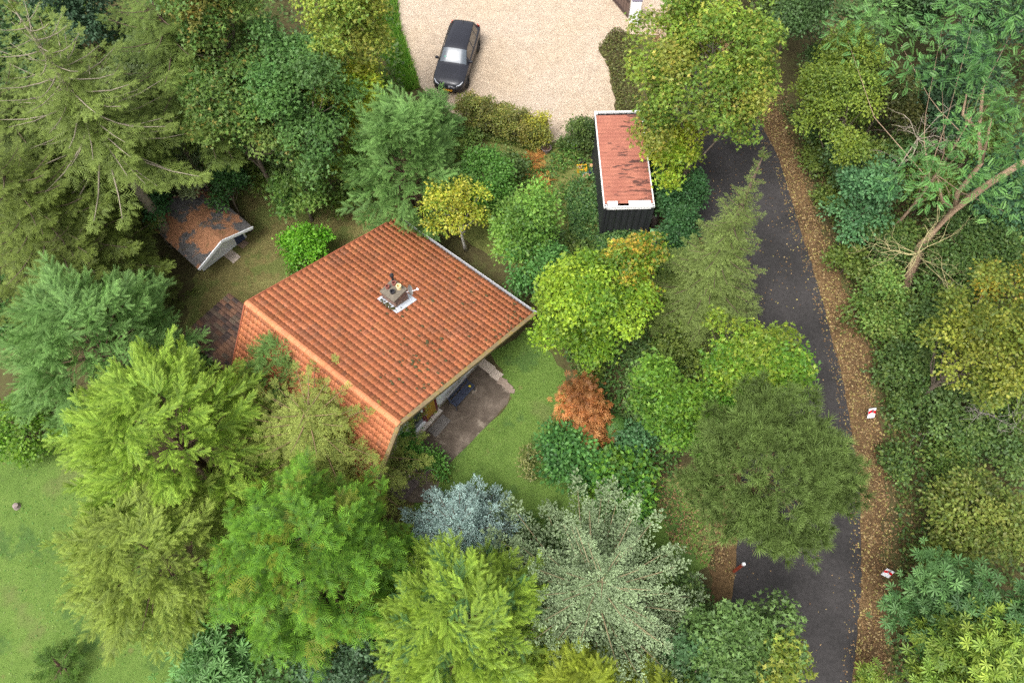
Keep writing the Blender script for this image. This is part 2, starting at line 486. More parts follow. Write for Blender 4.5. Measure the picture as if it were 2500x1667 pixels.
# ridge tiles
for k in range(24):
    b = MB(); w = LX / 24
    prof = [(.13 * math.cos(a), .10 * math.sin(a)) for a in np.linspace(-.35, math.pi + .35, 9)]
    V = [(x, y, z + (0.012 if x > 0 else 0)) for x in (0, w * 1.06) for y, z in prof]
    b.add(V, [(i, i + 1, 9 + i + 1, 9 + i) for i in range(8)], tile_cols[random.choice((0, 1, 4, 7, 10, 2))])
    b.build("ridge_tile", TILE, roof_o, (k * w, 0, ZR + .0 + random.uniform(-.006, .006)))
# moss cushions on tiles
mossm = plain("moss", lin(66, 64, 36), .95, .4, 20, .8)
mv = MB()
def moss_at(x, d, r):
    o, R = slope_frame(1, x, d)
    n = 7
    V = [Vector((r * 1.5 * math.cos(a) * random.uniform(.7, 1.1), r * math.sin(a) * random.uniform(.7, 1.1), .015)) for a in np.linspace(0, 2 * math.pi, n, endpoint=False)]
    V.append(Vector((0, 0, r * .6 + .03)))
    mv.add([o + R @ (p + Vector((.06, .12, .03))) for p in V], [(i, (i + 1) % n, n) for i in range(n)], lin(62, 56, 38))
for q in range(90):
    moss_at(random.gauss(6.9, .55) if q < 46 else random.uniform(3, 8.2), random.uniform(.9, 4.6) if q < 46 else random.uniform(1.5, 8.6), random.uniform(.03, .075))
for q in range(14): moss_at(random.uniform(7.6, 8.2), random.uniform(6, 8.7), random.uniform(.03, .06))
tag(mv.build("moss", mossm, roof_o), kind="stuff")
# barge boards front and rear
def barge(x0, y0, z0, y1, z1, w, th, name="bargeboard", drop=.2):
    b = MB(); L = math.hypot(y1 - y0, z1 - z0); a = math.atan2(z1 - z0, y1 - y0)
    M = Matrix.Rotation(a, 3, 'X')
    b.box((x0, (y0 + y1) / 2, (z0 + z1) / 2 - drop / 2 + .06), (th, L, drop), M, lin(150, 130, 80))
    b.box((x0 - .03, (y0 + y1) / 2, (z0 + z1) / 2 + .085), (w, L, .025), M, lin(160, 140, 90))
    return b.build(name, LICHEN, house)
ym = 2.15
zl = lambda y: ZR - y * math.tan(slope)
barge(LX + .05, .0, zl(0) - .02, ym - .015, zl(ym - .015) - .02, .17, .035)
barge(LX + .052, ym + .015, zl(ym + .015) - .03, RUN + .06, zl(RUN + .06) - .03, .17, .035)
barge(LX + .05, -SRUN - .05, SZ - .09, -.03, ZR - .02, .17, .035)
VERGE = plain("verge_tile_red", lin(150, 84, 58), .85, .25, 5)
for o_ in (barge(-.03, .0, zl(0) - .09, RUN, zl(RUN) - .09, .06, .03), barge(-.03, -SRUN, SZ - .09, -.03, ZR - .09, .06, .03)): o_.data.materials[0] = VERGE
# gutter on the long eave
g = MB(); pr = [(.065 * math.cos(a), .065 * math.sin(a)) for a in np.linspace(math.pi, 2 * math.pi, 8)]
pr2 = [(.058 * math.cos(a), .058 * math.sin(a)) for a in np.linspace(2 * math.pi, math.pi, 8)]
g.prism(pr + pr2, -.05, LX + .1, Mx)
gut = g.build("gutter", plain("zinc_gutter", lin(120, 118, 122), .5, .2, 8), house, (0, RUN + .10, ZE - .02))
MB().tube([(-.05, RUN + .165, ZE - .02), (LX + .1, RUN + .165, ZE - .02)], .012, 6).build("gutter_lip", plain("zinc_lip", lin(196, 196, 200), .4), gut, None)
bpy.data.objects["gutter_lip"].location = (0, -RUN - .10, -ZE + .02)
# entrance: maroon frame, ochre panel, glass
MAROON = plain("maroon_paint", lin(110, 40, 50), .5, .12)
OCHRE = plain("ochre_panel", lin(176, 134, 48), .6, .12, 5)
GLASS = plain("window_glass", lin(46, 56, 58), .08, .2, 2, 0)
d = empty("front_door", (XF, 0, 0)); d.parent = house
e = MB(); e.box((.035, 2.22, 1.05), (.06, .86, 2.1)); dd = e.build("door_leaf", MAROON, d)
e = MB(); e.box((.075, 2.22, 1.1), (.02, .58, 1.5)); e.build("door_panel", OCHRE, d)
e = MB(); e.tube([(.09, 1.86, 1.0), (.14, 1.86, 1.0), (.14, 1.96, 1.0)], .012); e.build("handle", plain("steel", lin(190, 190, 192), .35, .1, 5, 0, Metallic=.8), d)
w = empty("window", (XF, 0, 0)); w.parent = house
e = MB()
for c_, s_ in (((.04, 1.42, .34), (.08, .74, .3)), ((.04, 1.42, 2.06), (.08, .74, .1)), ((.04, 1.09, 1.2), (.08, .08, 1.62)), ((.04, 1.755, 1.2), (.08, .07, 1.62))): e.box(c_, s_)
e.build("frame", MAROON, w)
MB().box((.03, 1.42, 1.25), (.03, .6, 1.5)).build("pane", GLASS, w)
MB().box((.11, 1.42, .50), (.14, .7, .03)).build("sill", WHITEP, w)
w2 = empty("window", (XF, 0, 0)); w2.parent = house
e = MB()
for c_, s_ in (((.03, -.45, 1.12), (.06, .9, .07)), ((.03, -.45, 1.92), (.06, .9, .07)), ((.03, -.87, 1.52), (.06, .06, .74)), ((.03, -.03, 1.52), (.06, .06, .74)), ((.03, -.45, 1.52), (.05, .05, .74))): e.box(c_, s_)
e.build("frame", MAROON, w2)
MB().box((.015, -.45, 1.52), (.03, .8, .74)).build("pane", GLASS, w2)
MB().box((.1, -.45, 1.05), (.2, 1.05, .05)).build("sill", plain("stone_sill", lin(190, 178, 168), .8), w2)
MB().box((XF + .13, 1.9, .05), (.22, 1.65, .1)).build("doorstep", plain("pale_step", lin(198, 188, 180), .85), house)
MB().tube([(XF + .12, 1.72, 1.75), (XF + .12, 1.72, 2.05)], .055, 10).build("wall_lamp", WHITEP, house)
# chimney
ch = empty("chimney", (chim_c[0], chim_c[1], 0)); ch.parent = house
zc = ZR - chim_c[1] * math.tan(slope)
b = MB(); BW = .36; BR = [lin(128, 104, 92), lin(112, 92, 84), lin(140, 112, 96), lin(104, 90, 86)]
b.box((0, 0, zc + .2), (2 * BW - .03, 2 * BW - .03, 1.0), None, lin(150, 142, 132))
nc = 13
for k in range(nc):
    z = zc - .28 + k * .076
    for side in range(4):
        for j in range(4):
            L = .17; off = (j - 1.5) * .18 + (.045 if k % 2 else -.045)
            M = Matrix.Rotation(side * math.pi / 2, 3, 'Z')
            b.box(M @ Vector((off, -BW + .012, 0)) + Vector((0, 0, z)), (L, .05, .062), M, random.choice(BR))
tag(b.build("brickwork", attr_mat("brick", .9, .25, 12, .5), ch), kind="stuff")
capm = plain("mossy_concrete", lin(104, 96, 84), .95, .35, 9, .6)
e = MB(); e.box((0, 0, zc + .76), (.84, .84, .10)); e.box((0, 0, zc + .84), (.80, .80, .08), None, None, .55); bevel(e.build("cap", capm, ch), .015)
def pot(x, y, r, h, col, name="chimney_pot", z0=.84):
    e = MB(); e.lathe([(r * 1.05, 0), (r * .95, h * .5), (r, h - .03), (r * 1.12, h - .03), (r * 1.12, h), (r * .8, h), (r * .75, h * .3), (0, h * .3)], (x, y, zc + z0), 14)
    return e.build(name, col, ch)
TERR = plain("pot_terracotta", lin(128, 76, 66), .85, .2, 10); CREAM = plain("pot_cream", lin(214, 196, 150), .7, .12, 10); BLK = plain("pot_black", lin(36, 34, 38), .6, .2, 10)
pot(-.22, -.10, .085, .20, TERR); pot(-.12, .20, .09, .2, TERR); pot(.16, .19, .105, .24, CREAM); pot(.1, -.14, .1, .16, BLK)
e = MB(); e.tube([(-.28, .30, zc + .8), (-.28, .30, zc + 1.2)], .05, 10); e.lathe([(.05, 0), (.09, .05), (.09, .16), (.04, .24), (0, .25)], (-.28, .30, zc + 1.2), 12); e.build("flue_cowl", BLK, ch)
LEAD = plain("pale_lead", lin(196, 202, 212), .5, .12, 5, .3)
tn = math.tan(slope)
def fl(x0, x1, y0, y1, up=.075, name="flashing"):
    V = [(x0, y0, zc - y0 * tn + up), (x1, y0, zc - y0 * tn + up), (x1, y1, zc - y1 * tn + up), (x0, y1, zc - y1 * tn + up)]
    V += [(x, y, z - .03) for x, y, z in V]
    return MB().add(V, [(0, 1, 2, 3), (7, 6, 5, 4), (0, 4, 5, 1), (1, 5, 6, 2), (2, 6, 7, 3), (3, 7, 4, 0)]).build(name, LEAD, ch)
fl(BW - .02, BW + .28, -.5, .62); fl(-.42, -BW + .02, -.5, .55, .08); fl(-.5, BW + .27, -.58, -BW + .02, .088); fl(-.4, BW + .2, BW - .02, .62, .07)
e = MB()
for q in range(26):
    x = random.uniform(-.35, .4); y = -random.uniform(.44, .6); r = random.uniform(.03, .07)
    V = [Vector((x + r * math.cos(a), y + r * math.sin(a), zc - y * tn + .095)) for a in np.linspace(0, 6.28, 7)[:-1]] + [Vector((x, y, zc - y * tn + .1 + r * .6))]
    e.add(V, [(i, (i + 1) % 6, 6) for i in range(6)], lin(58, 60, 36))
tag(e.build("flashing_moss", mossm, ch), kind="stuff")
dish = empty("satellite_dish", (0, 0, 0)); dish.parent = ch
e = MB(); prof = [(0, 0), (.1, .012), (.18, .04), (.235, .075)]
e.lathe(prof, (0, 0, 0), 20, None, 'x'); e.lathe([(r, z + .012) for r, z in prof], (0, 0, 0), 20, None, 'x')
e.build("reflector", plain("dish_grey", lin(176, 174, 172), .5), dish, (BW + .12, .42, zc + .72), (0, -.35, .75), True)
e = MB(); e.tube([(BW - .02, .3, zc + .6), (BW + .1, .4, zc + .62), (BW + .12, .42, zc + .72)], .02); e.tube([(BW + .12, .42, zc + .58), (BW + .4, .64, zc + .8)], .014); e.box((BW + .42, .66, zc + .82), (.1, .06, .06)); e.build("bracket", WHITEP, dish)

# ------------------------------------------------------------------ outhouse behind the bungalow
oh = empty("outhouse", (-10.79, 15.69, 0), HA, "low outhouse with a dark ribbed tile roof behind the bungalow", "outbuilding")
MB().prism([(-2.0, 0), (.35, 0), (.35, 1.75), (-2.0, 1.75)], -2.9, .35, Mx).build("wall", plain("dark_timber", lin(70, 58, 48), .9), oh)
rz0, rz1 = 2.15, 1.9
e = MB(); e.add([(-3.15, -2.3, rz1), (.2, -2.3, rz0), (.2, .5, rz0), (-3.15, .5, rz1), (-3.15, -2.3, rz1 - .08), (.2, -2.3, rz0 - .08), (.2, .5, rz0 - .08), (-3.15, .5, rz1 - .08)], [(0, 1, 2, 3), (7, 6, 5, 4), (0, 4, 5, 1), (1, 5, 6, 2), (2, 6, 7, 3), (3, 7, 4, 0)])
ohr = e.build("roof", DARK, oh)
DT = attr_mat("dark_tile", .85, .35, 5, .5); dcol = [lin(*c) for c in ((92, 66, 52), (74, 54, 46), (104, 74, 56), (58, 46, 42), (84, 70, 58))]
pv = rz1; L = (3.35) / 9
for k in range(14):
    for j in range(9):
        w_ = 2.8 / 14; x = .2 - j * L
        z = rz0 - (j * L) * (rz0 - rz1) / 3.35
        e = MB(); V = []
        for (xx, li) in ((0, .0), (-L * 1.05, .02)):
            for i in range(6):
                t = i / 5; V.append((x + xx, .5 - (k + t) * w_, z + xx * (rz0 - rz1) / 3.35 + .01 + li + .06 * max(0, math.sin(math.pi * t * 1.0)) ** 2))
        e.add(V, [(i, i + 1, 7 + i, 6 + i) for i in range(5)], random.choice(dcol))
        e.build("tile", DT, ohr)

# ------------------------------------------------------------------ garden shed
sh_a = math.atan2(.669, -.743)                                      # local +x points to the back
shed = empty("garden_shed", (float(P(551, 605, 1.25)[0]), float(P(551, 605, 1.25)[1]), 0), sh_a, "small garden shed with needle-covered felt roof and white bargeboards", "shed")
SL, SW, SR, SE = 3.8, 1.62, 1.85, 1.25
ssec = [(-1.35, 0), (1.35, 0), (1.35, SE + .0), (0, SR - .1), (-1.35, SE + .0)]
MB().prism(ssec, .70, SL - .1, Mx).build("wall", plain("blue_grey_boards", lin(78, 88, 108), .8, .2, 6), shed)
def felt_mat():
    m, nt, out = new_mat("felt_with_needles")
    p = world_pos(nt)
    a, b, c = noise(nt, p, .75, 3, .55), noise(nt, p, 5, 5, .7), noise(nt, p, 30, 3, .7)
    felt = ramp(nt, b, [(.3, lin(66, 63, 64)), (.55, lin(92, 89, 88)), (.75, lin(116, 113, 110))])
    need = ramp(nt, c, [(.3, lin(108, 72, 52)), (.5, lin(150, 104, 74)), (.7, lin(176, 130, 96))])
    ad = N(nt, "ShaderNodeMath", operation='MULTIPLY_ADD'); nt.links.new(b, ad.inputs[0]); ad.inputs[1].default_value = .3; nt.links.new(a, ad.inputs[2])
    col = mix(nt, ramp(nt, ad.outputs[0], [(.62, 0), (.67, 1)]), felt, need)
    col = mix(nt, ramp(nt, noise(nt, p, 1.7, 4), [(.6, 0), (.68, .55)]), col, lin(92, 76, 44))
    principled(nt, out, col, .95, c, .6, .015)
    return m
FELT = felt_mat()
for sg in (-1, 1):
    k = 5
    for i in range(k):                                             # lapped felt strips
        y0, y1 = i * SW / k, (i + 1) * SW / k + .03
        zf = lambda y: SR - (SR - SE) * (y / SW)
        V = [(x, sg * y, zf(y) + dz) for dz in (0.0 + .006 * (k - i), -.04) for x, y in ((0, y0), (SL, y0), (SL, y1), (0, y1))]
        Fq = [(0, 1, 2, 3), (7, 6, 5, 4), (0, 4, 5, 1), (1, 5, 6, 2), (2, 6, 7, 3), (3, 7, 4, 0)]
        MB().add(V, Fq if sg < 0 else [f[::-1] for f in Fq]).build("felt_strip", FELT, shed)
for sg in (-1, 1):
    M = Matrix.Rotation(math.atan2(-(SR - SE), SW) * sg, 3, 'X')
    MB().box((-.03, sg * (SW / 2 + .01), (SR + SE) / 2 - .03), (.05, math.hypot(SW, SR - SE) + .02, .15), M).build("bargeboard", WHITEP, shed)
MB().prism([(-1.36, .05), (1.36, .05), (1.36, SE - .02), (.05, SR - .12), (-.05, SR - .12), (-1.36, SE - .02)], .65, .695, Mx).build("gable_boards", WHITEP, shed)
for y in (-.33, .33):
    wq = empty("window", (0, 0, 0)); wq.parent = shed
    MB().box((.635, y, 1.12), (.03, .56, .46)).build("frame", WHITEP, wq)
    MB().box((.618, y, 1.12), (.012, .44, .34)).build("pane", GLASS, wq)
MB().box((.63, -1.0, .62), (.03, .5, 1.1)).build("door", plain("navy_door", lin(52, 62, 92), .6), shed)
stone = plain("paving_stone", lin(168, 154, 142), .9, .16, 7, .4)
def slab(px, z, sx, sy, ang, th=.04, mat=stone, name="paving_slab", label=None, group=None):
    q = P(*px)
    o = MB().box((0, 0, 0), (sx, sy, th)).build(name, mat, None, (q[0], q[1], z + th / 2 + random.uniform(.001, .004)), (0, 0, ang))
    bevel(o, .008); return tag(o, label, "paving slab", group)
slab((567, 626), .005, .75, .5, sh_a + .05, label="pale paving slab lying in front of the garden shed")
slab((590, 594), .005, .6, .45, sh_a + .1, .03, plain("mud_slab", lin(124, 104, 88), .95, .2, 7), label="muddy brown slab beside the garden shed door")
# ------------------------------------------------------------------ patio furniture and paving
def HP(x, y, z=0.0):
    q = Hm @ Vector((x, y, z)); return (q.x, q.y, q.z)
bench = empty("garden_bench", HP(7.78, 3.78, .009), HA, "navy blue slatted garden bench against the white wall", "bench")
NAVY = plain("navy_paint", lin(52, 58, 78), .5, .2, 8)
for k, x in enumerate((.30, .20, .10, .0)): MB().box((x, 0, .44), (.085, 1.28, .025)).build("seat_slat", NAVY, bench)
for z in (.58, .68): MB().box((-.09 - (z - .58) * .25, 0, z), (.022, 1.28, .08)).build("back_slat", NAVY, bench)
MB().box((-.15, 0, .81), (.05, 1.32, .07)).build("top_rail", plain("worn_rail", lin(150, 146, 150), .6, .25, 8), bench)
for y in (-.62, .62):
    e = MB(); e.tube([(.33, y, 0), (.31, y, .42), (.33, y, .62)], .022); e.tube([(-.12, y, 0), (-.06, y, .42), (-.16, y, .84)], .022); e.tube([(.33, y, .62), (-.1, y, .64)], .025); e.tube([(.31, y, .41), (-.06, y, .41)], .02)
    e.build("side_frame", NAVY, bench)
fl_ = empty("flower_bunch", HP(7.96, 4.30, .466), 0, "small bunch of yellow flowers lying on the navy bench seat", "flowers")
e = MB()
for q in range(7):
    a = random.random() * 6.3; r = random.random() * .07; e.lathe([(0, .0), (.035, .02), (.03, .045), (0, .05)], (r * math.cos(a), r * math.sin(a), random.uniform(0, .03)), 7)
e.build("bloom", plain("flower_yellow", lin(226, 196, 40), .6), fl_)
e = MB()
for q in range(5): a = q * 1.3; e.tube([(0, 0, .01), (.09 * math.cos(a), .09 * math.sin(a), .012)], .006, 5)
e.build("stem", plain("flower_green", lin(70, 104, 48), .6), fl_)
mat_ = empty("door_mat", HP(7.98, 2.12, .011), HA, "grey ribbed metal door mat below the maroon front door", "door mat")
MB().box((0, 0, .006), (.5, 1.0, .012)).build("backing", plain("mat_dark", lin(74, 70, 68), .9), mat_)
for k in range(9): MB().box((-.22 + k * .055, 0, .02), (.022, 1.0, .016)).build("rib", plain("mat_rib", lin(132, 126, 122), .7), mat_)
for k, (px, sx, sy, an, m_) in enumerate((((1186, 893), .85, .45, 0, 0), ((1212, 916), .5, .45, .02, 0), ((1226, 932), .4, .35, .2, 1), ((1240, 944), .45, .3, -.1, 1), ((1250, 955), .25, .22, .5, 1))):
    slab(px, .009, sx, sy, HA + an, .05, (stone, plain("dirty_stone", lin(132, 116, 104), .95, .25, 8))[m_],
         label=("long pale kerb slab at the patio corner under the eave", "square pale slab next to the long kerb slab", "stained slab in the patio edge row, beside the square pale slab", "low stained slab near the end of the patio edge row", "smallest broken stone ending the patio edge row")[k])
pv = plain("wet_slab", lin(92, 80, 78), .85, .2, 6)
k = 0
for i in range(3):
    for j in range(4):
        light = (i, j) == (1, 2)
        o = slab((0, 0), .009, .47, .47, HA, .035, stone if light else pv,
                 label="single pale grey slab set among dark slabs by the gable" if light else "dark damp paving slab in the square bed by the gable end", group=None if light else "dark paving slabs by the gable")
        q = HP(7.85 + i * .49, -1.25 + j * .49 - 1.0 * 0, .009)
        o.location = (q[0], q[1], .009 + .018 + random.uniform(.001, .004))
# low edging timber
tag(MB().box((0, 0, .08), (1.9, .12, .16)).build("edging_timber", plain("old_timber", lin(104, 94, 80), .9, .25, 8), None, HP(8.6, .75, .012), (0, 0, HA + .06)), "weathered edging timber beneath the climbing plant by the patio", "timber")

# ------------------------------------------------------------------ shipping container
ca = math.atan2(28.47 - 22.4, 4.15 - 4.42)                        # local +x points away from the road bend
cont = empty("shipping_container", (4.29 + 1.22, 25.45, 0), ca - math.radians(1.0), "black shipping container with rusty red corrugated roof and white rails", "container")
CL, CW, CH = 6.06, 2.44, 2.59
RUSTW = plain("chipped_white", lin(226, 224, 222), .55, .12, 12, .3)
BLKM = plain("black_steel", lin(44, 44, 48), .5, .25, 5, .2)
def corr(L, pitch, depth):
    n = int(L / pitch); xs = []; ds = []
    for i in range(n):
        for t, d_ in ((0, 0), (.3, 0), (.45, 1), (.85, 1)):
            xs.append((i + t) * pitch); ds.append(d_ * depth)
    xs.append(n * pitch); ds.append(0)
    k = L / xs[-1]
    return [x * k for x in xs], ds
def cont_roof_mat():
    m, nt, out = new_mat("rusty_red_roof")
    tc = coords(nt)
    a, c = noise(nt, tc, 1.2, 4), noise(nt, tc, 22, 4, .7)
    mp = nt.nodes.new("ShaderNodeMapping"); mp.inputs["Scale"].default_value = (7.0, 1.3, 1); nt.links.new(tc, mp.inputs["Vector"])
    st = noise(nt, mp.outputs[0], 1.0, 3, .55)
    sp = nt.nodes.new("ShaderNodeSeparateXYZ"); nt.links.new(tc, sp.inputs[0])
    col = ramp(nt, a, [(.3, lin(144, 86, 70)), (.7, lin(164, 104, 84))])
    col = mix(nt, 1, col, ramp(nt, c, [(.3, .85), (.7, 1.12)]), 'MULTIPLY')
    gr = ramp(nt, sp.outputs[1], [(0, .17), (.6, .0)])                # one long edge is more stained
    sub = N(nt, "ShaderNodeMath", operation='ADD'); nt.links.new(st, sub.inputs[0])
    ymap = N(nt, "ShaderNodeMapRange"); ymap.inputs[1].default_value = 1.0; ymap.inputs[2].default_value = -1.1; ymap.inputs[3].default_value = -.07; ymap.inputs[4].default_value = .07
    nt.links.new(sp.outputs[1], ymap.inputs[0]); nt.links.new(ymap.outputs[0], sub.inputs[1])
    col = mix(nt, ramp(nt, sub.outputs[0], [(.57, 0), (.63, .88)]), col, lin(58, 34, 30))
    principled(nt, out, col, .75, c, .25, .01)
    return m
xs, ds = corr(CL - .5, .24, .024)
V = []; F = []
for x, d_ in zip(xs, ds):
    V += [(x - CL / 2 + .25, -CW / 2 + .06, CH - .05 + d_), (x - CL / 2 + .25, CW / 2 - .06, CH - .05 + d_)]
F = [(2 * i, 2 * i + 1, 2 * i + 3, 2 * i + 2) for i in range(len(xs) - 1)]
MB().add(V, F).build("roof_panel", cont_roof_mat(), cont)
bpy.data.objects["roof_panel"].location = (0, 0, 0)
for sg in (-1, 1):
    xs2, ds2 = corr(CL - .3, .28, .036); V = []
    for x, d_ in zip(xs2, ds2):
        V += [(x - CL / 2 + .15, sg * (CW / 2 - .045 + d_ * .8), .16), (x - CL / 2 + .15, sg * (CW / 2 - .045 + d_ * .8), CH - .1)]
    MB().add(V, [(2 * i, 2 * i + 1, 2 * i + 3, 2 * i + 2) for i in range(len(xs2) - 1)]).build("side_panel", BLKM, cont)
    MB().box((0, sg * (CW / 2 - .03), CH - .055), (CL - .36, .06, .07)).build("top_rail", RUSTW, cont)
    MB().box((0, sg * (CW / 2 - .04), .1), (CL - .36, .08, .14)).build("bottom_rail", BLKM, cont)
    xs2, ds2 = corr(CW - .3, .27, .04); V = []
    for x, d_ in zip(xs2, ds2):
        V += [(sg * (CL / 2 - .07 + d_), x - CW / 2 + .15, .16), (sg * (CL / 2 - .07 + d_), x - CW / 2 + .15, CH - .12)]
    MB().add(V, [(2 * i, 2 * i + 1, 2 * i + 3, 2 * i + 2) for i in range(len(xs2) - 1)]).build("end_panel", BLKM, cont)
    MB().box((sg * (CL / 2 - .04), 0, CH - .06), (.08, CW - .34, .1)).build("header_rail", RUSTW, cont)
    MB().box((sg * (CL / 2 - .02), 0, CH - .16), (.06, CW - .34, .05)).build("header_lip", RUSTW, cont)
    MB().box((sg * (CL / 2 - .04), 0, .1), (.08, CW - .34, .14)).build("sill_rail", BLKM, cont)
    for s2 in (-1, 1):
        MB().box((sg * (CL / 2 - .075), s2 * (CW / 2 - .075), CH / 2), (.13, .13, CH - .24)).build("corner_post", BLKM, cont)
        cc = empty("corner_casting", (sg * (CL / 2 - .09), s2 * (CW / 2 - .08), CH - .055)); cc.parent = cont
        bevel(MB().box((0, 0, 0), (.18, .16, .118)).build("block", RUSTW, cc), .008)
        MB().box((0, 0, .0585), (.06, .09, .006)).build("slot", DARK, cc)
        MB().box((sg * .0895, 0, 0), (.006, .05, .07)).build("slot", DARK, cc)
MB().box((-CL / 2 + .24, .78, CH - .018), (.26, .48, .012)).build("gutter_plate", RUSTW, cont)
MB().box((-CL / 2 + .24, -.52, CH - .018), (.26, 1.06, .012)).build("gutter_plate", RUSTW, cont)
MB().box((0, 0, .09), (CL - .3, CW - .3, .06)).build("floor", BLKM, cont)

# ------------------------------------------------------------------ car
car = empty("parked_car", (-3.12, 34.35, .008), math.atan2(-4.8, -.95), "dark grey SUV parked on pale gravel with its nose in the hedge", "car")
keys = [  # x, w, zb, zs, top, gb, gt, tw  (half widths, heights)
    (2.36, .50, .36, .56, .60, .46, .40, .36), (2.33, .66, .28, .66, .70, .60, .54, .50), (2.22, .80, .24, .74, .80, .74, .66, .62), (2.02, .885, .23, .82, .89, .82, .75, .70),
    (1.6, .925, .22, .90, .98, .86, .79, .74), (1.15, .93, .22, .96, 1.045, .87, .79, .74), (.98, .93, .22, .98, 1.07, .86, .76, .72),
    (.60, .93, .22, 1.0, 1.30, .85, .69, .66), (.22, .93, .22, 1.01, 1.53, .85, .64, .60), (-.1, .93, .22, 1.02, 1.59, .85, .625, .58), (-.7, .935, .22, 1.03, 1.60, .85, .62, .575), (-1.35, .935, .22, 1.05, 1.57, .84, .60, .555),
    (-1.85, .925, .23, 1.07, 1.52, .80, .575, .53), (-2.08, .91, .24, 1.08, 1.45, .77, .555, .51), (-2.27, .88, .27, 1.06, 1.12, .72, .6, .55), (-2.36, .80, .33, .92, .96, .68, .58, .5)]
ka = np.array(keys); nst = 64
xs_ = np.linspace(2.36, -2.36, nst)
ki = [np.interp(-xs_, -ka[:, 0], ka[:, j]) for j in range(1, 8)]
for j in range(7):
    a_ = ki[j]; sm = a_.copy(); sm[1:-1] = .25 * a_[:-2] + .5 * a_[1:-1] + .25 * a_[2:]; ki[j] = sm
secs = []
for i in range(nst):
    w_, zb, zs, top, gb, gt, tw = [k_[i] for k_ in ki]
    half = [(0, zb), (w_ * .88, zb), (w_ * .985, zb + .10), (w_, (zb + zs) * .52), (w_ * .995, zs - .10), (w_ * .965, zs - .02), (gb, zs + .02), (gt + .02, top - .055), (tw + .02, top - .018), (tw * .55, top + .008), (0, top + .016)]
    secs.append(half)
npt = 11
CV = []
for h_ in secs:
    for y, z in h_: CV.append((0, y, z))
CV = np.array(CV); CV[:, 0] = np.repeat(xs_, npt)
parts = {}
def region(i, j):
    x = .5 * (xs_[i] + xs_[i + 1])
    if j in (7, 8, 9) and .26 < x < .93: return "windshield"
    if j in (7, 8, 9) and -2.24 < x < -2.06: return "rear_window"
    if j == 6 and (-.42 < x < .48): return "front_side_window"
    if j == 6 and (-1.28 < x < -.5): return "rear_side_window"
    if j == 6 and (-1.85 < x < -1.36): return "quarter_window"
    if j in (0, 1, 2) : return "cladding"
    return "body"
for sg in (1, -1):
    for i in range(nst - 1):
        for j in range(npt - 1):
            nm = region(i, j)
            key = nm if nm in ("windshield", "rear_window", "body", "cladding") else nm + str(sg)
            f = (i * npt + j, i * npt + j + 1, (i + 1) * npt + j + 1, (i + 1) * npt + j)
            parts.setdefault(key, []).append((sg, f if sg > 0 else f[::-1]))
    for end in (0, nst - 1):
        for j in range(npt - 1):
            parts["body"].append((sg, (end * npt + j, end * npt + j + 1, end * npt + 10 - 0) if True else None))
CARP = plain("graphite_paint", lin(36, 37, 46), .36, .04, 3, 0, Metallic=.2, Coat_Weight=.35, Coat_Roughness=.2)
CARG = plain("car_glass", lin(36, 34, 30), .04, .05, 2, 0, Specular_IOR_Level=.9, Coat_Weight=.6)
WSH = plain("windscreen_glass", lin(78, 87, 96), .08, .10, 1.5, 0, Specular_IOR_Level=.8, Coat_Weight=.5)  # bright reflective look of the windscreen painted into its base colour
CLAD = plain("black_trim", lin(34, 33, 35), .6, .1, 5, 0)
for key, fl_l in parts.items():
    idx = {}; V = []; F = []
    for sg, f in fl_l:
        q = []
        for k_ in f:
            ky = (k_, sg if CV[k_, 1] > 1e-6 else 0)
            if ky not in idx: idx[ky] = len(V); V.append((CV[k_, 0], CV[k_, 1] * sg, CV[k_, 2]))
            q.append(idx[ky])
        F.append(q)
    nm = key.rstrip("-1")
    mb = MB(); mb.v = V; mb.f = [tuple(q) for q in F if len(set(q)) == len(q)]; mb.c = [(.5, .5, .5)] * len(V)
    o = mb.build(nm, {"body": CARP, "cladding": CLAD, "windshield": WSH}.get(nm, CARG), car, smooth=True)
TYRE = plain("tyre_rubber", lin(32, 32, 33), .85); RIM = plain("alloy_rim", lin(120, 120, 126), .35, .1, 5, 0, Metallic=.8)
for x in (1.45, -1.38):
    for sg in (-1, 1):
        wh = empty("wheel", (x, sg * .86, .35)); wh.parent = car
        MB().lathe([(.2, -.11), (.31, -.115), (.35, -.08), (.35, .08), (.31, .115), (.2, .11)], (0, 0, 0), 20, None, 'y').build("tyre", TYRE, wh, smooth=True)
        e = MB(); e.lathe([(.0, .06 * sg), (.06, .07 * sg), (.07, .05 * sg)], (0, 0, 0), 12, None, 'y')
        for q in range(5):
            a = q * 2 * math.pi / 5; M = Matrix.Rotation(-a, 3, 'Y'); e.box(M @ Vector((.12, .055 * sg, 0)), (.2, .03, .045), M)
        e.lathe([(.205, -.1), (.225, -.1), (.225, .09), (.205, .09)], (0, 0, 0), 20, None, 'y'); e.build("rim", RIM, wh)
        e = MB(); V = []
        for a in np.linspace(-.15, math.pi + .15, 13):
            for r, y in ((.37, .05), (.44, .05), (.44, -.02)): V.append((x + r * math.cos(a), sg * (.89 + y), .35 + r * math.sin(a)))
        e.add(V, [(3 * i + k_, 3 * i + k_ + 1, 3 * i + k_ + 4, 3 * i + k_ + 3) for i in range(12) for k_ in (0, 1)]); e.build("wheel_arch", CLAD, car)
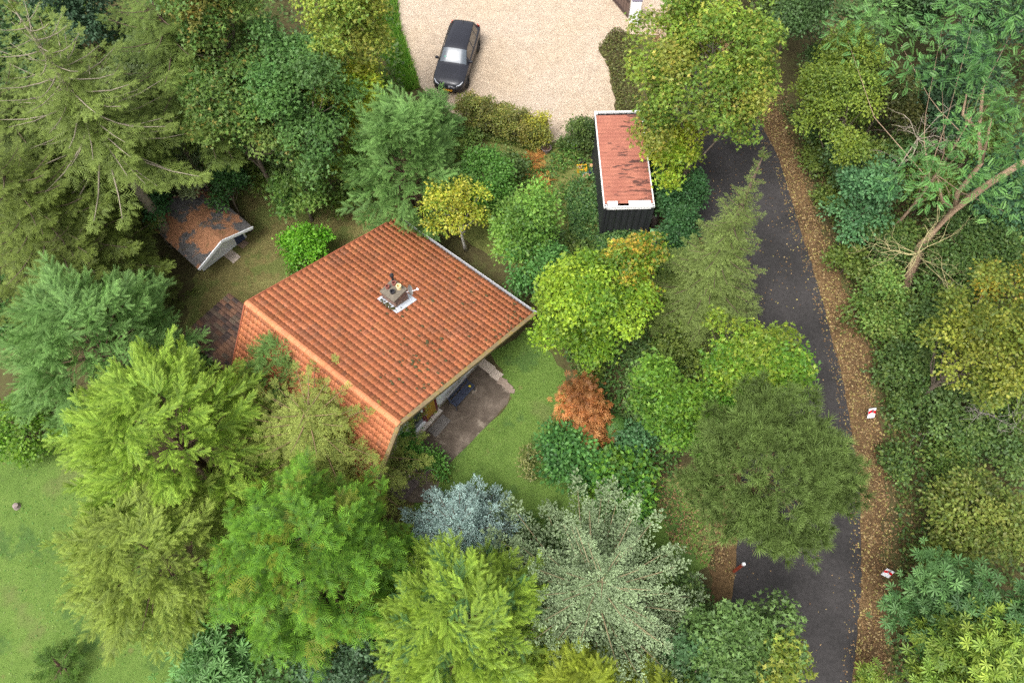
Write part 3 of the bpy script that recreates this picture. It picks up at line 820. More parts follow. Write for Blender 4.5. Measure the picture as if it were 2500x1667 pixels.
for sg in (-1, 1):
    mr = empty("mirror", (.66, sg * .88, 1.04)); mr.parent = car
    bevel(MB().box((0, sg * .10, .02), (.11, .2, .14)).build("housing", CARP, mr), .03, 3)
    MB().box((-.058, sg * .10, .02), (.006, .16, .1)).build("mirror_glass", GLASS, mr)
    e = MB(); e.tube([(2.31, sg * .50, .745), (2.22, sg * .68, .79), (2.03, sg * .80, .845)], [.022, .032, .02], 8); e.build("headlight", plain("headlight", lin(214, 218, 226), .15, .05, 4, 0), car)
    e = MB(); e.tube([(2.36, sg * .40, .62), (2.24, sg * .70, .72), (2.0, sg * .86, .80)], [.03, .045, .02], 8); e.build("headlight_surround", CLAD, car)
    e = MB(); e.tube([(-2.27, sg * .80, .86), (-2.22, sg * .80, 1.06), (-2.1, sg * .74, 1.28)], [.04, .045, .03], 8); e.build("tail_light", plain("tail_red", lin(190, 32, 26), .25, .05, 4, 0), car)
    e = MB(); e.tube([(-.05, sg * .665, 1.575), (-.8, sg * .655, 1.60), (-1.9, sg * .58, 1.52)], .016, 6); e.build("roof_rail", CLAD, car)
    e = MB(); e.tube([(.95, sg * .80, 1.06), (.22, sg * .655, 1.535)], .014, 6); e.build("pillar_trim", CLAD, car)
MB().box((2.385, 0, .52), (.02, .9, .2)).build("grille", CLAD, car)
MB().box((2.402, 0, .46), (.012, .52, .11)).build("number_plate", plain("plate_yellow", lin(222, 160, 40), .5), car)
e = MB(); e.add([(-1.62, -.012, 1.56), (-1.62, .012, 1.56), (-1.84, .012, 1.53), (-1.84, -.012, 1.53), (-1.82, 0, 1.64)], [(0, 1, 4), (1, 2, 4), (2, 3, 4), (3, 0, 4)]); e.build("antenna_fin", CLAD, car)
MB().box((.93, 0, 1.082), (.05, 1.3, .02)).build("wiper_cowl", CLAD, car)
MB().box((.71, -.48, 1.255), (.012, .07, .07), Matrix.Rotation(-.6, 3, 'Y')).build("parking_sticker", plain("sticker_teal", lin(120, 200, 180), .5), car)

# ------------------------------------------------------------------ gate pier and gate at the top of the drive
pier = empty("gate_pier", (7.25, 38.0, 0), 0, "white rendered gate pier with a dark cap beside the gravel drive", "pier")
bevel(MB().box((0, 0, .8), (.54, .62, 1.6)).build("shaft", WHITE, pier), .01)
bevel(MB().box((0, .03, 1.63), (.60, .66, .06)).build("cap", plain("slate_cap", lin(104, 96, 110), .7), pier), .01)
MB().box((.285, -.1, .9), (.03, .1, .3)).build("post_box", DARK, pier)
gate = empty("driveway_gate", (6.9, 38.2, 0), math.radians(118), "brown timber driveway gate hinged at the white pier", "gate")
BRN = plain("brown_timber", lin(96, 78, 70), .8)
for k in range(8): MB().box((.12 + k * .28, 0, .75), (.24, .04, 1.3)).build("board", BRN, gate)
for z in (.3, 1.2): MB().box((1.1, .04, z), (2.2, .05, .1)).build("rail", plain("dark_brown_rail", lin(60, 46, 42), .8), gate)

# ------------------------------------------------------------------ chevron signs
RED = plain("sign_red", lin(206, 16, 30), .45, .05, 5, 0); ALU = plain("sign_back", lin(120, 122, 126), .5)
def chevron(loc, rz, tilt, label, sc=1.0):
    s = empty("chevron_sign", (loc[0], loc[1], 0), rz, label, "road sign", "chevron signs on the verge")
    MB().tube([(0, .03, 0), (0, .03, .95 * sc)], .03, 8).build("post", ALU, s)
    p = empty("panel", (0, 0, .62 * sc), 0); p.parent = s; p.rotation_euler = (tilt, 0, 0)
    MB().box((0, 0, 0), (.42 * sc, .02, .66 * sc)).build("plate", WHITEP, p)
    w_, h_, t_ = .42 * sc, .30 * sc, .19 * sc
    z0 = -.06 * sc
    V = [(-w_ / 2, -.0125, z0), (-w_ / 2, -.0125, z0 + t_), (0, -.0125, z0 + .12 * sc + t_), (w_ / 2, -.0125, z0 + t_), (w_ / 2, -.0125, z0), (0, -.0125, z0 + .12 * sc)]
    V += [(a, b + .002, c_) for a, b, c_ in V]
    MB().add(V, [(0, 5, 2, 1), (5, 4, 3, 2)] + [(i, (i + 1) % 6, 6 + (i + 1) % 6, 6 + i) for i in range(6)]).build("chevron", RED, p)
    return s
chevron((15.95, 12.75), math.radians(8), -.55, "white sign with red chevron on the leaf-strewn verge, facing the viewer squarely", .8)
chevron((15.15, 5.85), math.radians(-28), -.35, "smaller looking white and red chevron sign turned edgeways among fallen leaves", .74)

# ------------------------------------------------------------------ wheelie bin, barrel, marker post
bn = empty("wheelie_bin", (7.08, 21.9, 0), math.radians(-6), "grey wheelie bin with a green lid beside the black container", "bin")
bevel(MB().box((0, 0, .5), (.5, .56, .92), None, None, 1.12).build("body", plain("bin_grey", lin(86, 92, 98), .6), bn), .02)
bl = MB(); bl.box((0, .0, 1.0), (.6, .66, .07)); bl.box((0, .0, 1.05), (.52, .58, .04), None, None, .9); lid = bevel(bl.build("lid", plain("bin_green", lin(112, 156, 108), .5, .08), bn), .025, 3)
MB().tube([(-.25, .36, 1.0), (.25, .36, 1.0)], .02).build("handle", plain("bin_handle", lin(92, 130, 92), .5), bn)
for sg in (-1, 1): MB().lathe([(0, -.03), (.1, -.03), (.1, .03), (0, .03)], (sg * .22, .28, .1), 12, None, 'x').build("wheel", TYRE, bn)
wb = empty("water_butt", (7.05, 23.1, 0), 0, "dark brown rounded water butt squeezed between container and hedge", "barrel")
MB().lathe([(0, 0), (.24, 0), (.3, .4), (.29, .95), (.22, 1.12), (0, 1.16)], (0, 0, 0), 18).build("tank", plain("butt_brown", lin(62, 52, 50), .6), wb, smooth=True)
MB().lathe([(.31, .42), (.32, .44), (.31, .46)], (0, 0, 0), 18).build("band", BLK, wb)
mp_ = empty("marker_post", (9.08, 6.0, 0), 0, "slim rust-red marker post with white band beside the road", "post")
MB().box((0, 0, .75), (.09, .09, 1.5)).build("shaft", plain("post_red", lin(150, 62, 40), .7, .2), mp_)
MB().box((0, 0, 1.52), (.105, .105, .14)).build("band", WHITEP, mp_)

# ------------------------------------------------------------------ clutter by the container
GLZ = plain("glazed_teal", lin(140, 176, 168), .35, .2, 8)
def potobj(name, px, r, h, mat, label, soil=lin(70, 50, 40), cat="pot", plant=None):
    q = P(px[0], px[1], h)
    e = empty(name, (q[0], q[1], .006), 0, label, cat)
    MB().lathe([(r * .7, 0), (r, h), (r * 1.08, h), (r * 1.08, h - .03), (r * .9, h - .02), (r * .86, h - .06)], (0, 0, 0), 18).build("shell", mat, e, smooth=False)
    MB().lathe([(r * .88, h - .06), (r * .5, h - .05), (0, h - .045)], (0, 0, 0), 18).build("soil", plain("soil_%d" % int(soil[0] * 9999), soil, .95), e)
    return e
TER2 = plain("terracotta_pot", lin(196, 150, 120), .8, .15, 8)
potobj("flower_pot", (1334, 360), .26, .34, plain("grey_pot", lin(112, 100, 98), .8), "large grey pot with bare soil at the end of the hedge")
pg = potobj("flower_pot", (1401, 355), .2, .28, plain("dark_pot", lin(60, 60, 62), .7), "dark pot with a lime green plant under the shrub")
potobj("flower_pot", (1416, 406), .10, .22, CREAM, "small cream pot standing in the yellow crate", lin(90, 60, 50))
potobj("flower_pot", (1432, 430), .17, .24, TER2, "pale terracotta pot beside the blue bucket pile, tan rim", lin(120, 80, 56))
potobj("flower_pot", (1443, 404), .10, .26, TER2, "narrow terracotta pot next to the container wall", lin(190, 150, 110))
potobj("bucket", (1443, 416), .14, .24, plain("blue_bucket", lin(60, 64, 112), .5), "dark blue bucket below the narrow terracotta pot", lin(40, 42, 70), "bucket")
potobj("bowl", (1428, 422), .2, .12, GLZ, "shallow glazed pale teal bowl behind the terracotta pot", lin(140, 170, 160), "bowl")
potobj("plant_tub", (1421, 392), .17, .2, BLK, "empty black plastic tub behind the yellow crate", lin(50, 46, 44), "tub")
bk = empty("plastic_crate", (*P(1421, 410, .2)[:2], .006), .05, "yellow plastic crate with slatted sides by the container", "crate")
YEL = plain("crate_yellow", lin(222, 172, 40), .5)
MB().box((0, 0, .01), (.5, .36, .02)).build("base", YEL, bk)
for sg in (-1, 1):
    for z in (.07, .15, .23): MB().box((0, sg * .175, z), (.5, .02, .05)).build("side_slat", YEL, bk); MB().box((sg * .245, 0, z), (.02, .33, .05)).build("end_slat", YEL, bk)
    for s2 in (-1, 1): MB().box((sg * .24, s2 * .17, .13), (.03, .03, .26)).build("corner_post", YEL, bk)
pk = P(1428, 532)
pl = empty("plank", (pk[0], pk[1], .12), .12, "grey weathered plank lying in the weeds beside the container", "plank")
MB().box((0, 0, .10), (1.35, .05, .2)).build("board", plain("grey_plank", lin(150, 136, 122), .9, .25, 9), pl)
MB().box((0, .08, .09), (1.3, .05, .16)).build("board", plain("brown_plank", lin(110, 84, 70), .9, .25, 9), pl)
st_ = P(42, 1236)
sp_ = empty("tree_stump", (st_[0], st_[1], .005), 0, "small weathered grey stump sticking out of the lawn", "stump")
MB().lathe([(.17, 0), (.13, .08), (.12, .16), (.05, .17), (0, .17)], (0, 0, 0), 9, lin(130, 116, 112)).build("trunk", BARK, sp_)
# ------------------------------------------------------------------ foliage toolkit
def unit(v): return v / np.maximum(np.linalg.norm(v, axis=-1, keepdims=True), 1e-9)
class Fr:
    """a bunch of frames: position, forward X, normal Z, size, colour (inner, tip)"""
    def __init__(s, pos, X, Z, size, ca, cb):
        n = len(pos)
        s.p = np.asarray(pos, float); s.X = unit(np.asarray(X, float)); Z = np.asarray(Z, float)
        Z = Z - (Z * s.X).sum(1, keepdims=True) * s.X; s.Z = unit(Z); s.Y = np.cross(s.Z, s.X)
        s.s = np.broadcast_to(np.asarray(size, float), (n,)).copy()
        s.ca = np.broadcast_to(np.asarray(ca, float), (n, 3)).copy(); s.cb = np.broadcast_to(np.asarray(cb, float), (n, 3)).copy()
    def expand(s, sub, jit=0.15):
        """sub: list of (pos, X, Z, scale) in local units"""
        sp = np.array([q[0] for q in sub]); sx = np.array([q[1] for q in sub]); sz = np.array([q[2] for q in sub]); sc = np.array([q[3] for q in sub])
        m = len(sub); n = len(s.p)
        L = lambda a: a[None, :, 0:1] * s.X[:, None] + a[None, :, 1:2] * s.Y[:, None] + a[None, :, 2:3] * s.Z[:, None]
        p = s.p[:, None] + L(sp) * s.s[:, None, None]
        X = L(sx) + rng.normal(0, jit, (n, m, 3)); Z = L(sz) + rng.normal(0, jit, (n, m, 3))
        S = s.s[:, None] * sc[None] * rng.uniform(.8, 1.15, (n, m))
        rep = lambda c: np.repeat(c, m, 0)
        return Fr(p.reshape(-1, 3), X.reshape(-1, 3), Z.reshape(-1, 3), S.ravel(), rep(s.ca), rep(s.cb))
    def tint(s, amt):
        k = rng.normal(1, amt, (len(s.p), 1)).clip(.5, 1.6); s.ca *= k; s.cb *= k
        return s
    @staticmethod
    def join(l):
        f = Fr.__new__(Fr)
        for a in ("p", "X", "Y", "Z", "s", "ca", "cb"): setattr(f, a, np.concatenate([getattr(q, a) for q in l]))
        return f
def leafmesh(name, fr, tm):
    tv, tf, tt = tm
    V = fr.p[:, None] + fr.s[:, None, None] * (tv[None, :, 0:1] * fr.X[:, None] + tv[None, :, 1:2] * fr.Y[:, None] + tv[None, :, 2:3] * fr.Z[:, None])
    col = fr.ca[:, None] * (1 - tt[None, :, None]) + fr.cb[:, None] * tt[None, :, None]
    n, k = len(fr.p), len(tv)
    F = (tf[None] + (np.arange(n) * k)[:, None, None]).reshape(-1, tf.shape[1])
    return mesh_np(name, V.reshape(-1, 3), F, col.reshape(-1, 3))
def T(v, f, t=None):
    v = np.array(v, float); return v, np.array(f), (np.array(t, float) if t is not None else v[:, 0].clip(0, 1))
T_LEAF = T([(0, 0, 0), (.45, .33, .07), (1, 0, -.08), (.45, -.33, .07)], [(0, 2, 1), (0, 3, 2)])
T_LOBED = T([(0, 0, 0), (.5, .10, .06), (.36, .56, -.02), (.06, .18, .02), (.06, -.18, .02), (1, 0, -.1), (.5, -.10, .06), (.36, -.56, -.02)], [(0, 1, 2), (3, 4, 5), (0, 7, 6)])
def palm(n=7, spread=2.2):
    V = [(0, 0, 0)]; F = []
    for k in range(n):
        a = -spread + 2 * spread * k / (n - 1); L = 1 - .28 * abs(a) / spread; ca_, sa = math.cos(a), math.sin(a)
        i = len(V)
        for x, y, z in ((.62 * L, .14 * L, .02), (L, 0, -.16), (.62 * L, -.14 * L, .02)): V.append((x * ca_ - y * sa, x * sa + y * ca_, z))
        F += [(0, i + 1, i), (0, i + 2, i + 1)]
    v = np.array(V); return v, np.array(F), np.linalg.norm(v[:, :2], axis=1).clip(0, 1)
T_PALM = palm()
def pinnate(n=6):
    V = []; F = []
    for k in range(n):
        x = .12 + .8 * k / n
        for sg in (1, -1):
            i = len(V); L = .30 * (1 - .25 * abs(k - 2.5) / 3)
            V += [(x - .06, .02 * sg, 0), (x + .12, L * sg * .5, .02), (x + .04, L * sg, -.05)]; F.append((i, i + 1, i + 2) if sg < 0 else (i, i + 2, i + 1))
    i = len(V); V += [(.9, -.06, 0), (1.12, 0, -.03), (.9, .06, 0)]; F.append((i, i + 1, i + 2))
    return T(V, F)
T_PINN = pinnate()
def spray(n=5, L=.46, w=.15, ang=.75, drop=-.12):
    """flat needle spray: spine plus alternating narrow shoots"""
    V = [(0, -.035, 0), (1, 0, drop), (0, .035, 0)]; F = [(0, 1, 2)]
    for k in range(n):
        x = .08 + .8 * k / n; l = L * (1 - .55 * x)
        for sg in (1, -1):
            i = len(V); xx = x + (.05 if sg > 0 else 0)
            V += [(xx - w / 2, 0, drop * xx * xx), (xx + w / 2, 0, drop * xx * xx), (xx + l * math.cos(ang), sg * l * math.sin(ang), drop * (xx * xx) - .05)]
            F.append((i, i + 1, i + 2) if sg > 0 else (i, i + 2, i + 1))
    v = np.array(V); t = (v[:, 0] * .55 + np.abs(v[:, 1]) * 1.2).clip(0, 1)
    return v, np.array(F), t
T_SPRAY = spray(4, .50, .13); T_PLUME = spray(7, .40, .09, .55, .10); T_FINE = spray(3, .42, .16, .9, -.2)
def tuft(n=13):
    V = []; F = []; r = np.random.default_rng(3)
    for k in range(n):
        a = 2 * math.pi * k * .618; e_ = .25 + .95 * (k / n)
        d_ = np.array([math.cos(e_), math.sin(e_) * math.cos(a), math.sin(e_) * math.sin(a)]); q = np.cross(d_, r.normal(size=3)); q /= np.linalg.norm(q)
        i = len(V); V += [tuple(q * .045), tuple(-q * .045), tuple(d_)]; F.append((i, i + 1, i + 2))
    v = np.array(V); return v, np.array(F), np.linalg.norm(v, axis=1).clip(0, 1)
T_TUFT = tuft()
def finger():
    V = [(0, 0, 0), (.55, .27, 0), (1, 0, 0), (.55, -.27, 0), (.55, 0, .27), (.55, 0, -.27)]
    return T(V, [(0, 1, 2), (0, 2, 3), (0, 4, 2), (0, 2, 5)])
T_FINGER = finger()
T_BLADE = T([(0, -.05, 0), (.6, -.03, 0), (1, 0, .0), (.6, .03, 0), (0, .05, 0)], [(0, 1, 4), (1, 3, 4), (1, 2, 3)])

KF = 1.0
def fol(*c):
    out = []
    for q in c:
        l = lin(*q); g_ = l @ np.array([.3, .6, .1]); out.append((l * .98 + g_ * .02).clip(.004, 1) * np.array([.96, 1.05, .95]) * KF)
    return out
def pick(pal, n):
    i = rng.integers(0, len(pal), n); return np.array(pal)[i]
UP = np.array([0., 0., 1.])

def limbs(mb, base, top, r0, targets, col, rt=.25, bend=.25, root=True):
    """trunk from base to top and limbs to targets"""
    base = np.array(base, float); top = np.array(top, float)
    k = 6; pts = []; side = rng.normal(0, .06, 3) * np.linalg.norm(top - base); side[2] = 0
    for i in range(k + 1):
        t = i / k; pts.append(base + (top - base) * t + side * math.sin(math.pi * t))
    rad = [r0 * (1.35 if i == 0 else 1) * (1 - (1 - rt) * i / k) for i in range(k + 1)]
    mb.tube(pts, rad, 8, col)
    for tg in targets:
        tg = np.array(tg, float); t = rng.uniform(.35, .95); s0 = pts[0] + (top - base) * t + side * math.sin(math.pi * t)
        L = np.linalg.norm(tg - s0); mid = (s0 + tg) / 2 + np.array([0, 0, -bend * .25 * L]) + rng.normal(0, .05, 3) * L
        rr = min(r0 * .4 * (1 - .5 * t), .03 + .022 * L)
        mb.tube([s0, (s0 + mid) / 2 + rng.normal(0, .03, 3) * L, mid, tg], [rr, rr * .8, rr * .6, rr * .25], 5, col, False)

def clump_leaves(centers, radii, pal, ls, cov, flat=.8, up=.55, tipc=None, colvar=.14, axis_c=None, droop=.25):
    fl_l = []
    for c, r in zip(centers, radii):
        n = int(cov * .86 * 6.3 * r * r * flat / (.30 * ls * ls)) + 6
        d = unit(rng.normal(0, 1, (n, 3))); out = unit((np.array(c) - axis_c)[None])[0] if axis_c is not None else UP
        d = unit(d + out * .55 + UP * .45)
        tw_ = max(5, n // 11); d = d[rng.integers(0, tw_, n)]
        lump = 1 + .22 * np.sin(d[:, 0] * 5 + c[0] * 3) * np.sin(d[:, 1] * 5 + c[1] * 3)
        rad = r * rng.uniform(.45, 1.0, n) ** .5 * lump * np.where(rng.random(n) < .18, rng.uniform(1.05, 1.45, n), 1)
        rad = rad * .25 + .75 * r * (.62 + .5 * np.abs(np.sin(d[:, 0] * 37 + d[:, 1] * 23 + c[0])))
        off_ = rng.normal(0, 1, (n, 3)) * np.array([1, 1, .55]) * ls * .95
        p = np.array(c) + d * rad[:, None] * np.array([1, 1, flat]) + off_
        Xd = unit(off_) + rng.normal(0, .35, (n, 3)) + d * .3 - UP * droop
        Z = d * (1 - up) + UP * up + rng.normal(0, .42, (n, 3))
        cp = pick(pal, 1)[0]; col = pick(pal, n)
        col = col * .6 + cp * .4; col = col * rng.normal(1, colvar) * rng.normal(1, colvar, (n, 1)).clip(.6, 1.5)
        fl_l.append(Fr(p, Xd, Z, ls * rng.uniform(.65, 1.25, n), col, col if tipc is None else col * .6 + np.array(tipc) * .4))
    return Fr.join(fl_l)

def crown_clumps(c, r, rz, n, rc=(.24, .38), low=-.35):
    """clump centres spread over an ellipsoid, fewer underneath"""
    cs = []; rs = []; tries = 0
    ns = 4; so = [(rng.normal(0, 1, 3) * np.array([.27 * r, .27 * r, .2 * rz]), rng.uniform(.58, .82)) for _ in range(ns)]; so[0] = (np.zeros(3), .8)
    while len(cs) < n and tries < 4000:
        tries += 1
        d = unit(rng.normal(0, 1, (1, 3)))[0]
        if d[2] < low: continue
        k = rng.uniform(.35, .80) ** .6; sc_ = so[rng.integers(0, ns)]; q = c + sc_[0] + d * np.array([r, r, rz]) * k * sc_[1]; q[2] = max(q[2], .25); rr = r * rng.uniform(*rc)
        if any(np.linalg.norm((q - a) / np.array([1, 1, .8])) < .62 * max(rr, b) for a, b in zip(cs, rs)): continue
        cs.append(q); rs.append(rr)
    return cs, rs

TRI = [0]
import zlib
def reseed(key):
    global rng
    rng = np.random.default_rng(zlib.crc32(key.encode()))
def broadleaf(name, label, cat, u, v, rpx, zc, rz, pal, tm=T_LEAF, ls=.2, ncl=26, cov=1.5, rc=(.24, .38), bark=(104, 92, 80), clumps=None, up=.55, group=None, r0=None, flat=.8, low=-.6, colvar=.15, tipc=None, mat=None, droop=.25):
    reseed(label)
    c = P(u, v, zc); r = rpx * mpp(v, zc)
    if clumps is None: cs, rs = crown_clumps(c, r, rz, ncl, rc, low)
    else:
        cs = [P(a, b, z) for a, b, z, q in clumps]; rs = [q * mpp(b, z) for a, b, z, q in clumps]
    t = empty(name, (c[0], c[1], 0), 0, label, cat, group)
    off = np.array([c[0], c[1], 0]); cs = [q - off for q in cs]
    mb = MB(); top = np.array([0, 0, zc + rz * .25])
    sel = [cs[i] for i in rng.permutation(len(cs))[:max(6, len(cs) * 3 // 4)]]
    limbs(mb, (0, 0, -.05), top, r0 or max(.04, .03 * r + .010 * zc), sel, lin(*bark))
    mb.build("trunk", BARK, t, smooth=True)
    fr = clump_leaves(cs, rs, pal, ls, cov, flat, up, tipc, colvar, np.array([0, 0, zc - rz * .4]), droop)
    me = leafmesh("crown", fr, tm); TRI[0] += len(me.polygons)
    obj("crown", me, mat or LEAF, t)
    return t

# --- conifers -------------------------------------------------------------
SUB_TWIG = [((0, 0, 0), (1, 0, 0), (0, 0, 1), 1.0)]
def sub_feather(n=4, ang=.75, sc=.5, tip=True):
    l = []
    for k in range(n):
        x = .12 + .78 * k / n
        for sg in (1, -1): l.append(((x, 0, -.02 * k), (math.cos(ang), sg * math.sin(ang), -.12), (0, 0, 1), sc * (1 - .5 * x)))
    if tip: l.append(((.7, 0, -.05), (1, 0, -.05), (0, 0, 1), sc * .75))
    return l
def spruce(name, label, cat, u, v, h, rpx, ca, cb, nb=105, pw=.8, zmin=.12, tm=T_SPRAY, sub=None, droop=(.35, .3), tipup=.25, tw=9, base=None, bark=(92, 76, 64), branch_vis=1.0, rise=.35, twl=.36, colvar=.12, bare=0.0, mat=None, lean=(0, 0), fing=None, side=1.0):
    reseed(label)
    c = P(u, v, h) if base is None else np.array([*base, h]); R = rpx * mpp(v, h * .5)
    t = empty(name, (c[0] - lean[0], c[1] - lean[1], 0), 0, label, cat)
    axis = lambda z: np.array([lean[0] * z / h, lean[1] * z / h, z])
    mb = MB(); col = lin(*bark)
    mb.tube([axis(-.05 * 0), axis(h * .35), axis(h * .7), axis(h)], [.02 * h + .03, .015 * h + .02, .008 * h + .01, .012], 8, col)
    frs = []; nb = int(nb * .82)
    for i in range(nb):
        f = (i + .5) / nb; q = f ** .62                               # 0 = tip, 1 = lowest
        z = h * (1 - (1 - zmin) * q) * 1.0; L = R * (q ** pw) * rng.uniform(.78, 1.12) + .15
        az = i * 2.39996 + rng.normal(0, .25); el = rise * (1 - q) * 1.6 - droop[0] * q + rng.normal(0, .08)
        dh = np.array([math.cos(az), math.sin(az), 0]); s0 = axis(z)
        n_t = max(4, int(tw * min(1, .45 + .55 * L / R))); xx = np.linspace(.10, .97, n_t)
        def pos(x): return s0[None] + np.outer(x * L * math.cos(el), dh) + np.outer(L * (x * math.sin(el) - droop[1] * x * (1 - x) + tipup * .4 * x ** 3 * .5), UP)
        pp = pos(xx); tg = unit(pos(xx + .04) - pp); sd = np.cross(UP, dh)
        if branch_vis > 0 and (q > .05):
            xb = np.linspace(0, .92, 4); mb.tube(list(pos(xb)), list(np.interp(xb, [0, 1], [.012 + .012 * L, .006])), 4, col * branch_vis, False)
        kbare = rng.random() < bare
        sgs = np.where(np.arange(n_t) % 2 == 0, 1, -1)
        for sg in ((1, -1) if not kbare else (1,)):
            an = np.interp(xx, [0, 1], [1.15, .55]) * side
            Xd = tg * np.cos(an)[:, None] + sd[None] * (sg * np.sin(an))[:, None] - UP * .22
            ln = np.minimum(L * twl * (1.12 - xx) + .10 * L ** .5, 1.25) * rng.uniform(.8, 1.2, n_t)
            cc = rng.normal(1, colvar)
            m_ = slice(None) if not kbare else slice(n_t // 2, None)
            frs.append(Fr(pp[m_], Xd[m_], np.tile(UP, (n_t, 1))[m_] + rng.normal(0, .15, (n_t, 3))[m_], ln[m_], np.array(ca) * cc, np.array(cb) * cc))
        frs.append(Fr(pos(np.array([.88])), tg[-1:], UP[None], [.16 * L + .12], np.array(ca), np.array(cb)))
    # leader
    frs.append(Fr(np.tile(axis(h * .97), (5, 1)), np.array([[.5, 0, 1], [-.5, .1, 1], [0, .5, 1], [0, -.5, 1], [0, 0, 1.]]), np.array([[0, 1, 0.1]] * 5), .4, ca, cb))
    fr = Fr.join(frs).expand(sub or sub_feather(2, .8, .72), .16).tint(.10)
    if fing: fr = fr.expand(fing, .25).tint(.08)
    me = leafmesh("crown", fr, tm); TRI[0] += len(me.polygons)
    mb.build("trunk", BARK, t, smooth=True)
    obj("crown", me, mat or NEEDLE, t)
    return t

def plume_tree(name, label, cat, u, v, zc, rpx, rz, ca, cb, nb=300, bl=1.3, cone=.0, sub=None, sub2=None, tm=T_PLUME, colvar=.12, updir=.35, bark=(96, 74, 60), droop=0.0, h=None, lobes=5, inner=.55, squash=1.0, mix_c=None, mixp=0.0, zfloor=.25, group=None):
    """cypress-like crown: feathered boughs over a dome or cone"""
    reseed(label)
    c = P(u, v, zc); r = rpx * mpp(v, zc)
    t = empty(name, (c[0], c[1], 0), 0, label, cat, group)
    mb = MB()
    ph = rng.uniform(0, 6.28, 4)
    gold = np.arange(nb) * 2.39996 + rng.normal(0, .3, nb)
    zz = 1 - (np.arange(nb) + .5) / nb * 1.62                          # 1 .. -.62
    zz = zz + rng.normal(0, .05, nb); zz = zz.clip(-.7, .995)
    if cone > 0: prof = np.interp(zz, [-.7, -.3, 1], [1, 1, .04]) * cone + np.sqrt(1 - zz ** 2) * (1 - cone)
    else: prof = np.sqrt(1 - zz ** 2)
    lob = 1 + .16 * np.sin(lobes * gold + ph[0] + zz * 4) + .10 * np.sin((lobes + 3) * gold + ph[1] - zz * 7)
    d = np.stack([np.cos(gold), np.sin(gold), np.zeros(nb)], 1)
    rad = prof * r * lob
    tip = d * rad[:, None] * np.array([1, squash, 1]) + np.outer(np.maximum(zc + zz * rz * (1 + .12 * np.sin(3 * gold + ph[2])), zfloor), UP)
    nrm = unit(d * prof[:, None] / max(r, .1) + np.outer(zz / rz + (cone * .35 / r), UP))
    X = unit(nrm * .5 + d * np.interp(zz, [-.7, .4, 1], [.45, .6, .6])[:, None] + UP * updir * .8 - UP * droop + rng.normal(0, .30, (nb, 3)))
    top_k = np.argsort(-zz)[:max(6, nb // (9 if cone > .05 else 5))]
    a_ = rng.uniform(0, 6.28, len(top_k)); tip[top_k] = np.stack([np.cos(a_), np.sin(a_), 0 * a_], 1) * (r * (.42 if cone > .05 else .6) * np.sqrt(rng.random(len(top_k))))[:, None] + UP * (zc + rz * (.86 if .05 < cone < .4 else .8)) * rng.uniform(.9, 1.03, (len(top_k), 1))
    X[top_k] = unit(np.stack([np.cos(a_ + .6), np.sin(a_ + .6), .35 + 0 * a_], 1))
    depth = rng.uniform(0, inner, nb)
    L = bl * rng.uniform(.75, 1.25, nb) * np.interp(zz, [-.7, 1], [1.1, .8])
    pos = tip - nrm * (depth * r * .5)[:, None] - X * L[:, None] * .72
    k = rng.normal(1, colvar, (nb, 1)).clip(.6, 1.4)
    A = np.tile(ca, (nb, 1)) * k; B = np.tile(cb, (nb, 1)) * k
    if mix_c is not None:
        mk = rng.random(nb) < mixp; A[mk] = np.array(mix_c[0]) * k[mk]; B[mk] = np.array(mix_c[1]) * k[mk]
    fr = Fr(pos, X, nrm * .6 + UP * .7 + rng.normal(0, .2, (nb, 3)), L, A, B).expand(sub or sub_feather(4, .60, .50), .17).tint(.10)
    if sub2: fr = fr.expand(sub2, .2).tint(.06)
    me = leafmesh("crown", fr, tm); TRI[0] += len(me.polygons)
    zt = zc + rz * .5
    mb.tube([(0, 0, 0), (0, 0, zt * .5), (0, 0, zt)], [.03 * zt + .02, .02 * zt, .02], 8, lin(*bark))
    for i in rng.permutation(np.where(zz < .25)[0])[:nb // 14]:
        z0 = max(.2, tip[i][2] - .3 * rad[i]); mb.tube([(0, 0, z0 * .9), tuple(pos[i] * np.array([.5, .5, 1]) - UP * .05), tuple(pos[i])], [.035, .025, .01], 4, lin(*bark), False)
    mb.build("trunk", BARK, t, smooth=True)
    obj("crown", me, NEEDLE, t)
    return t

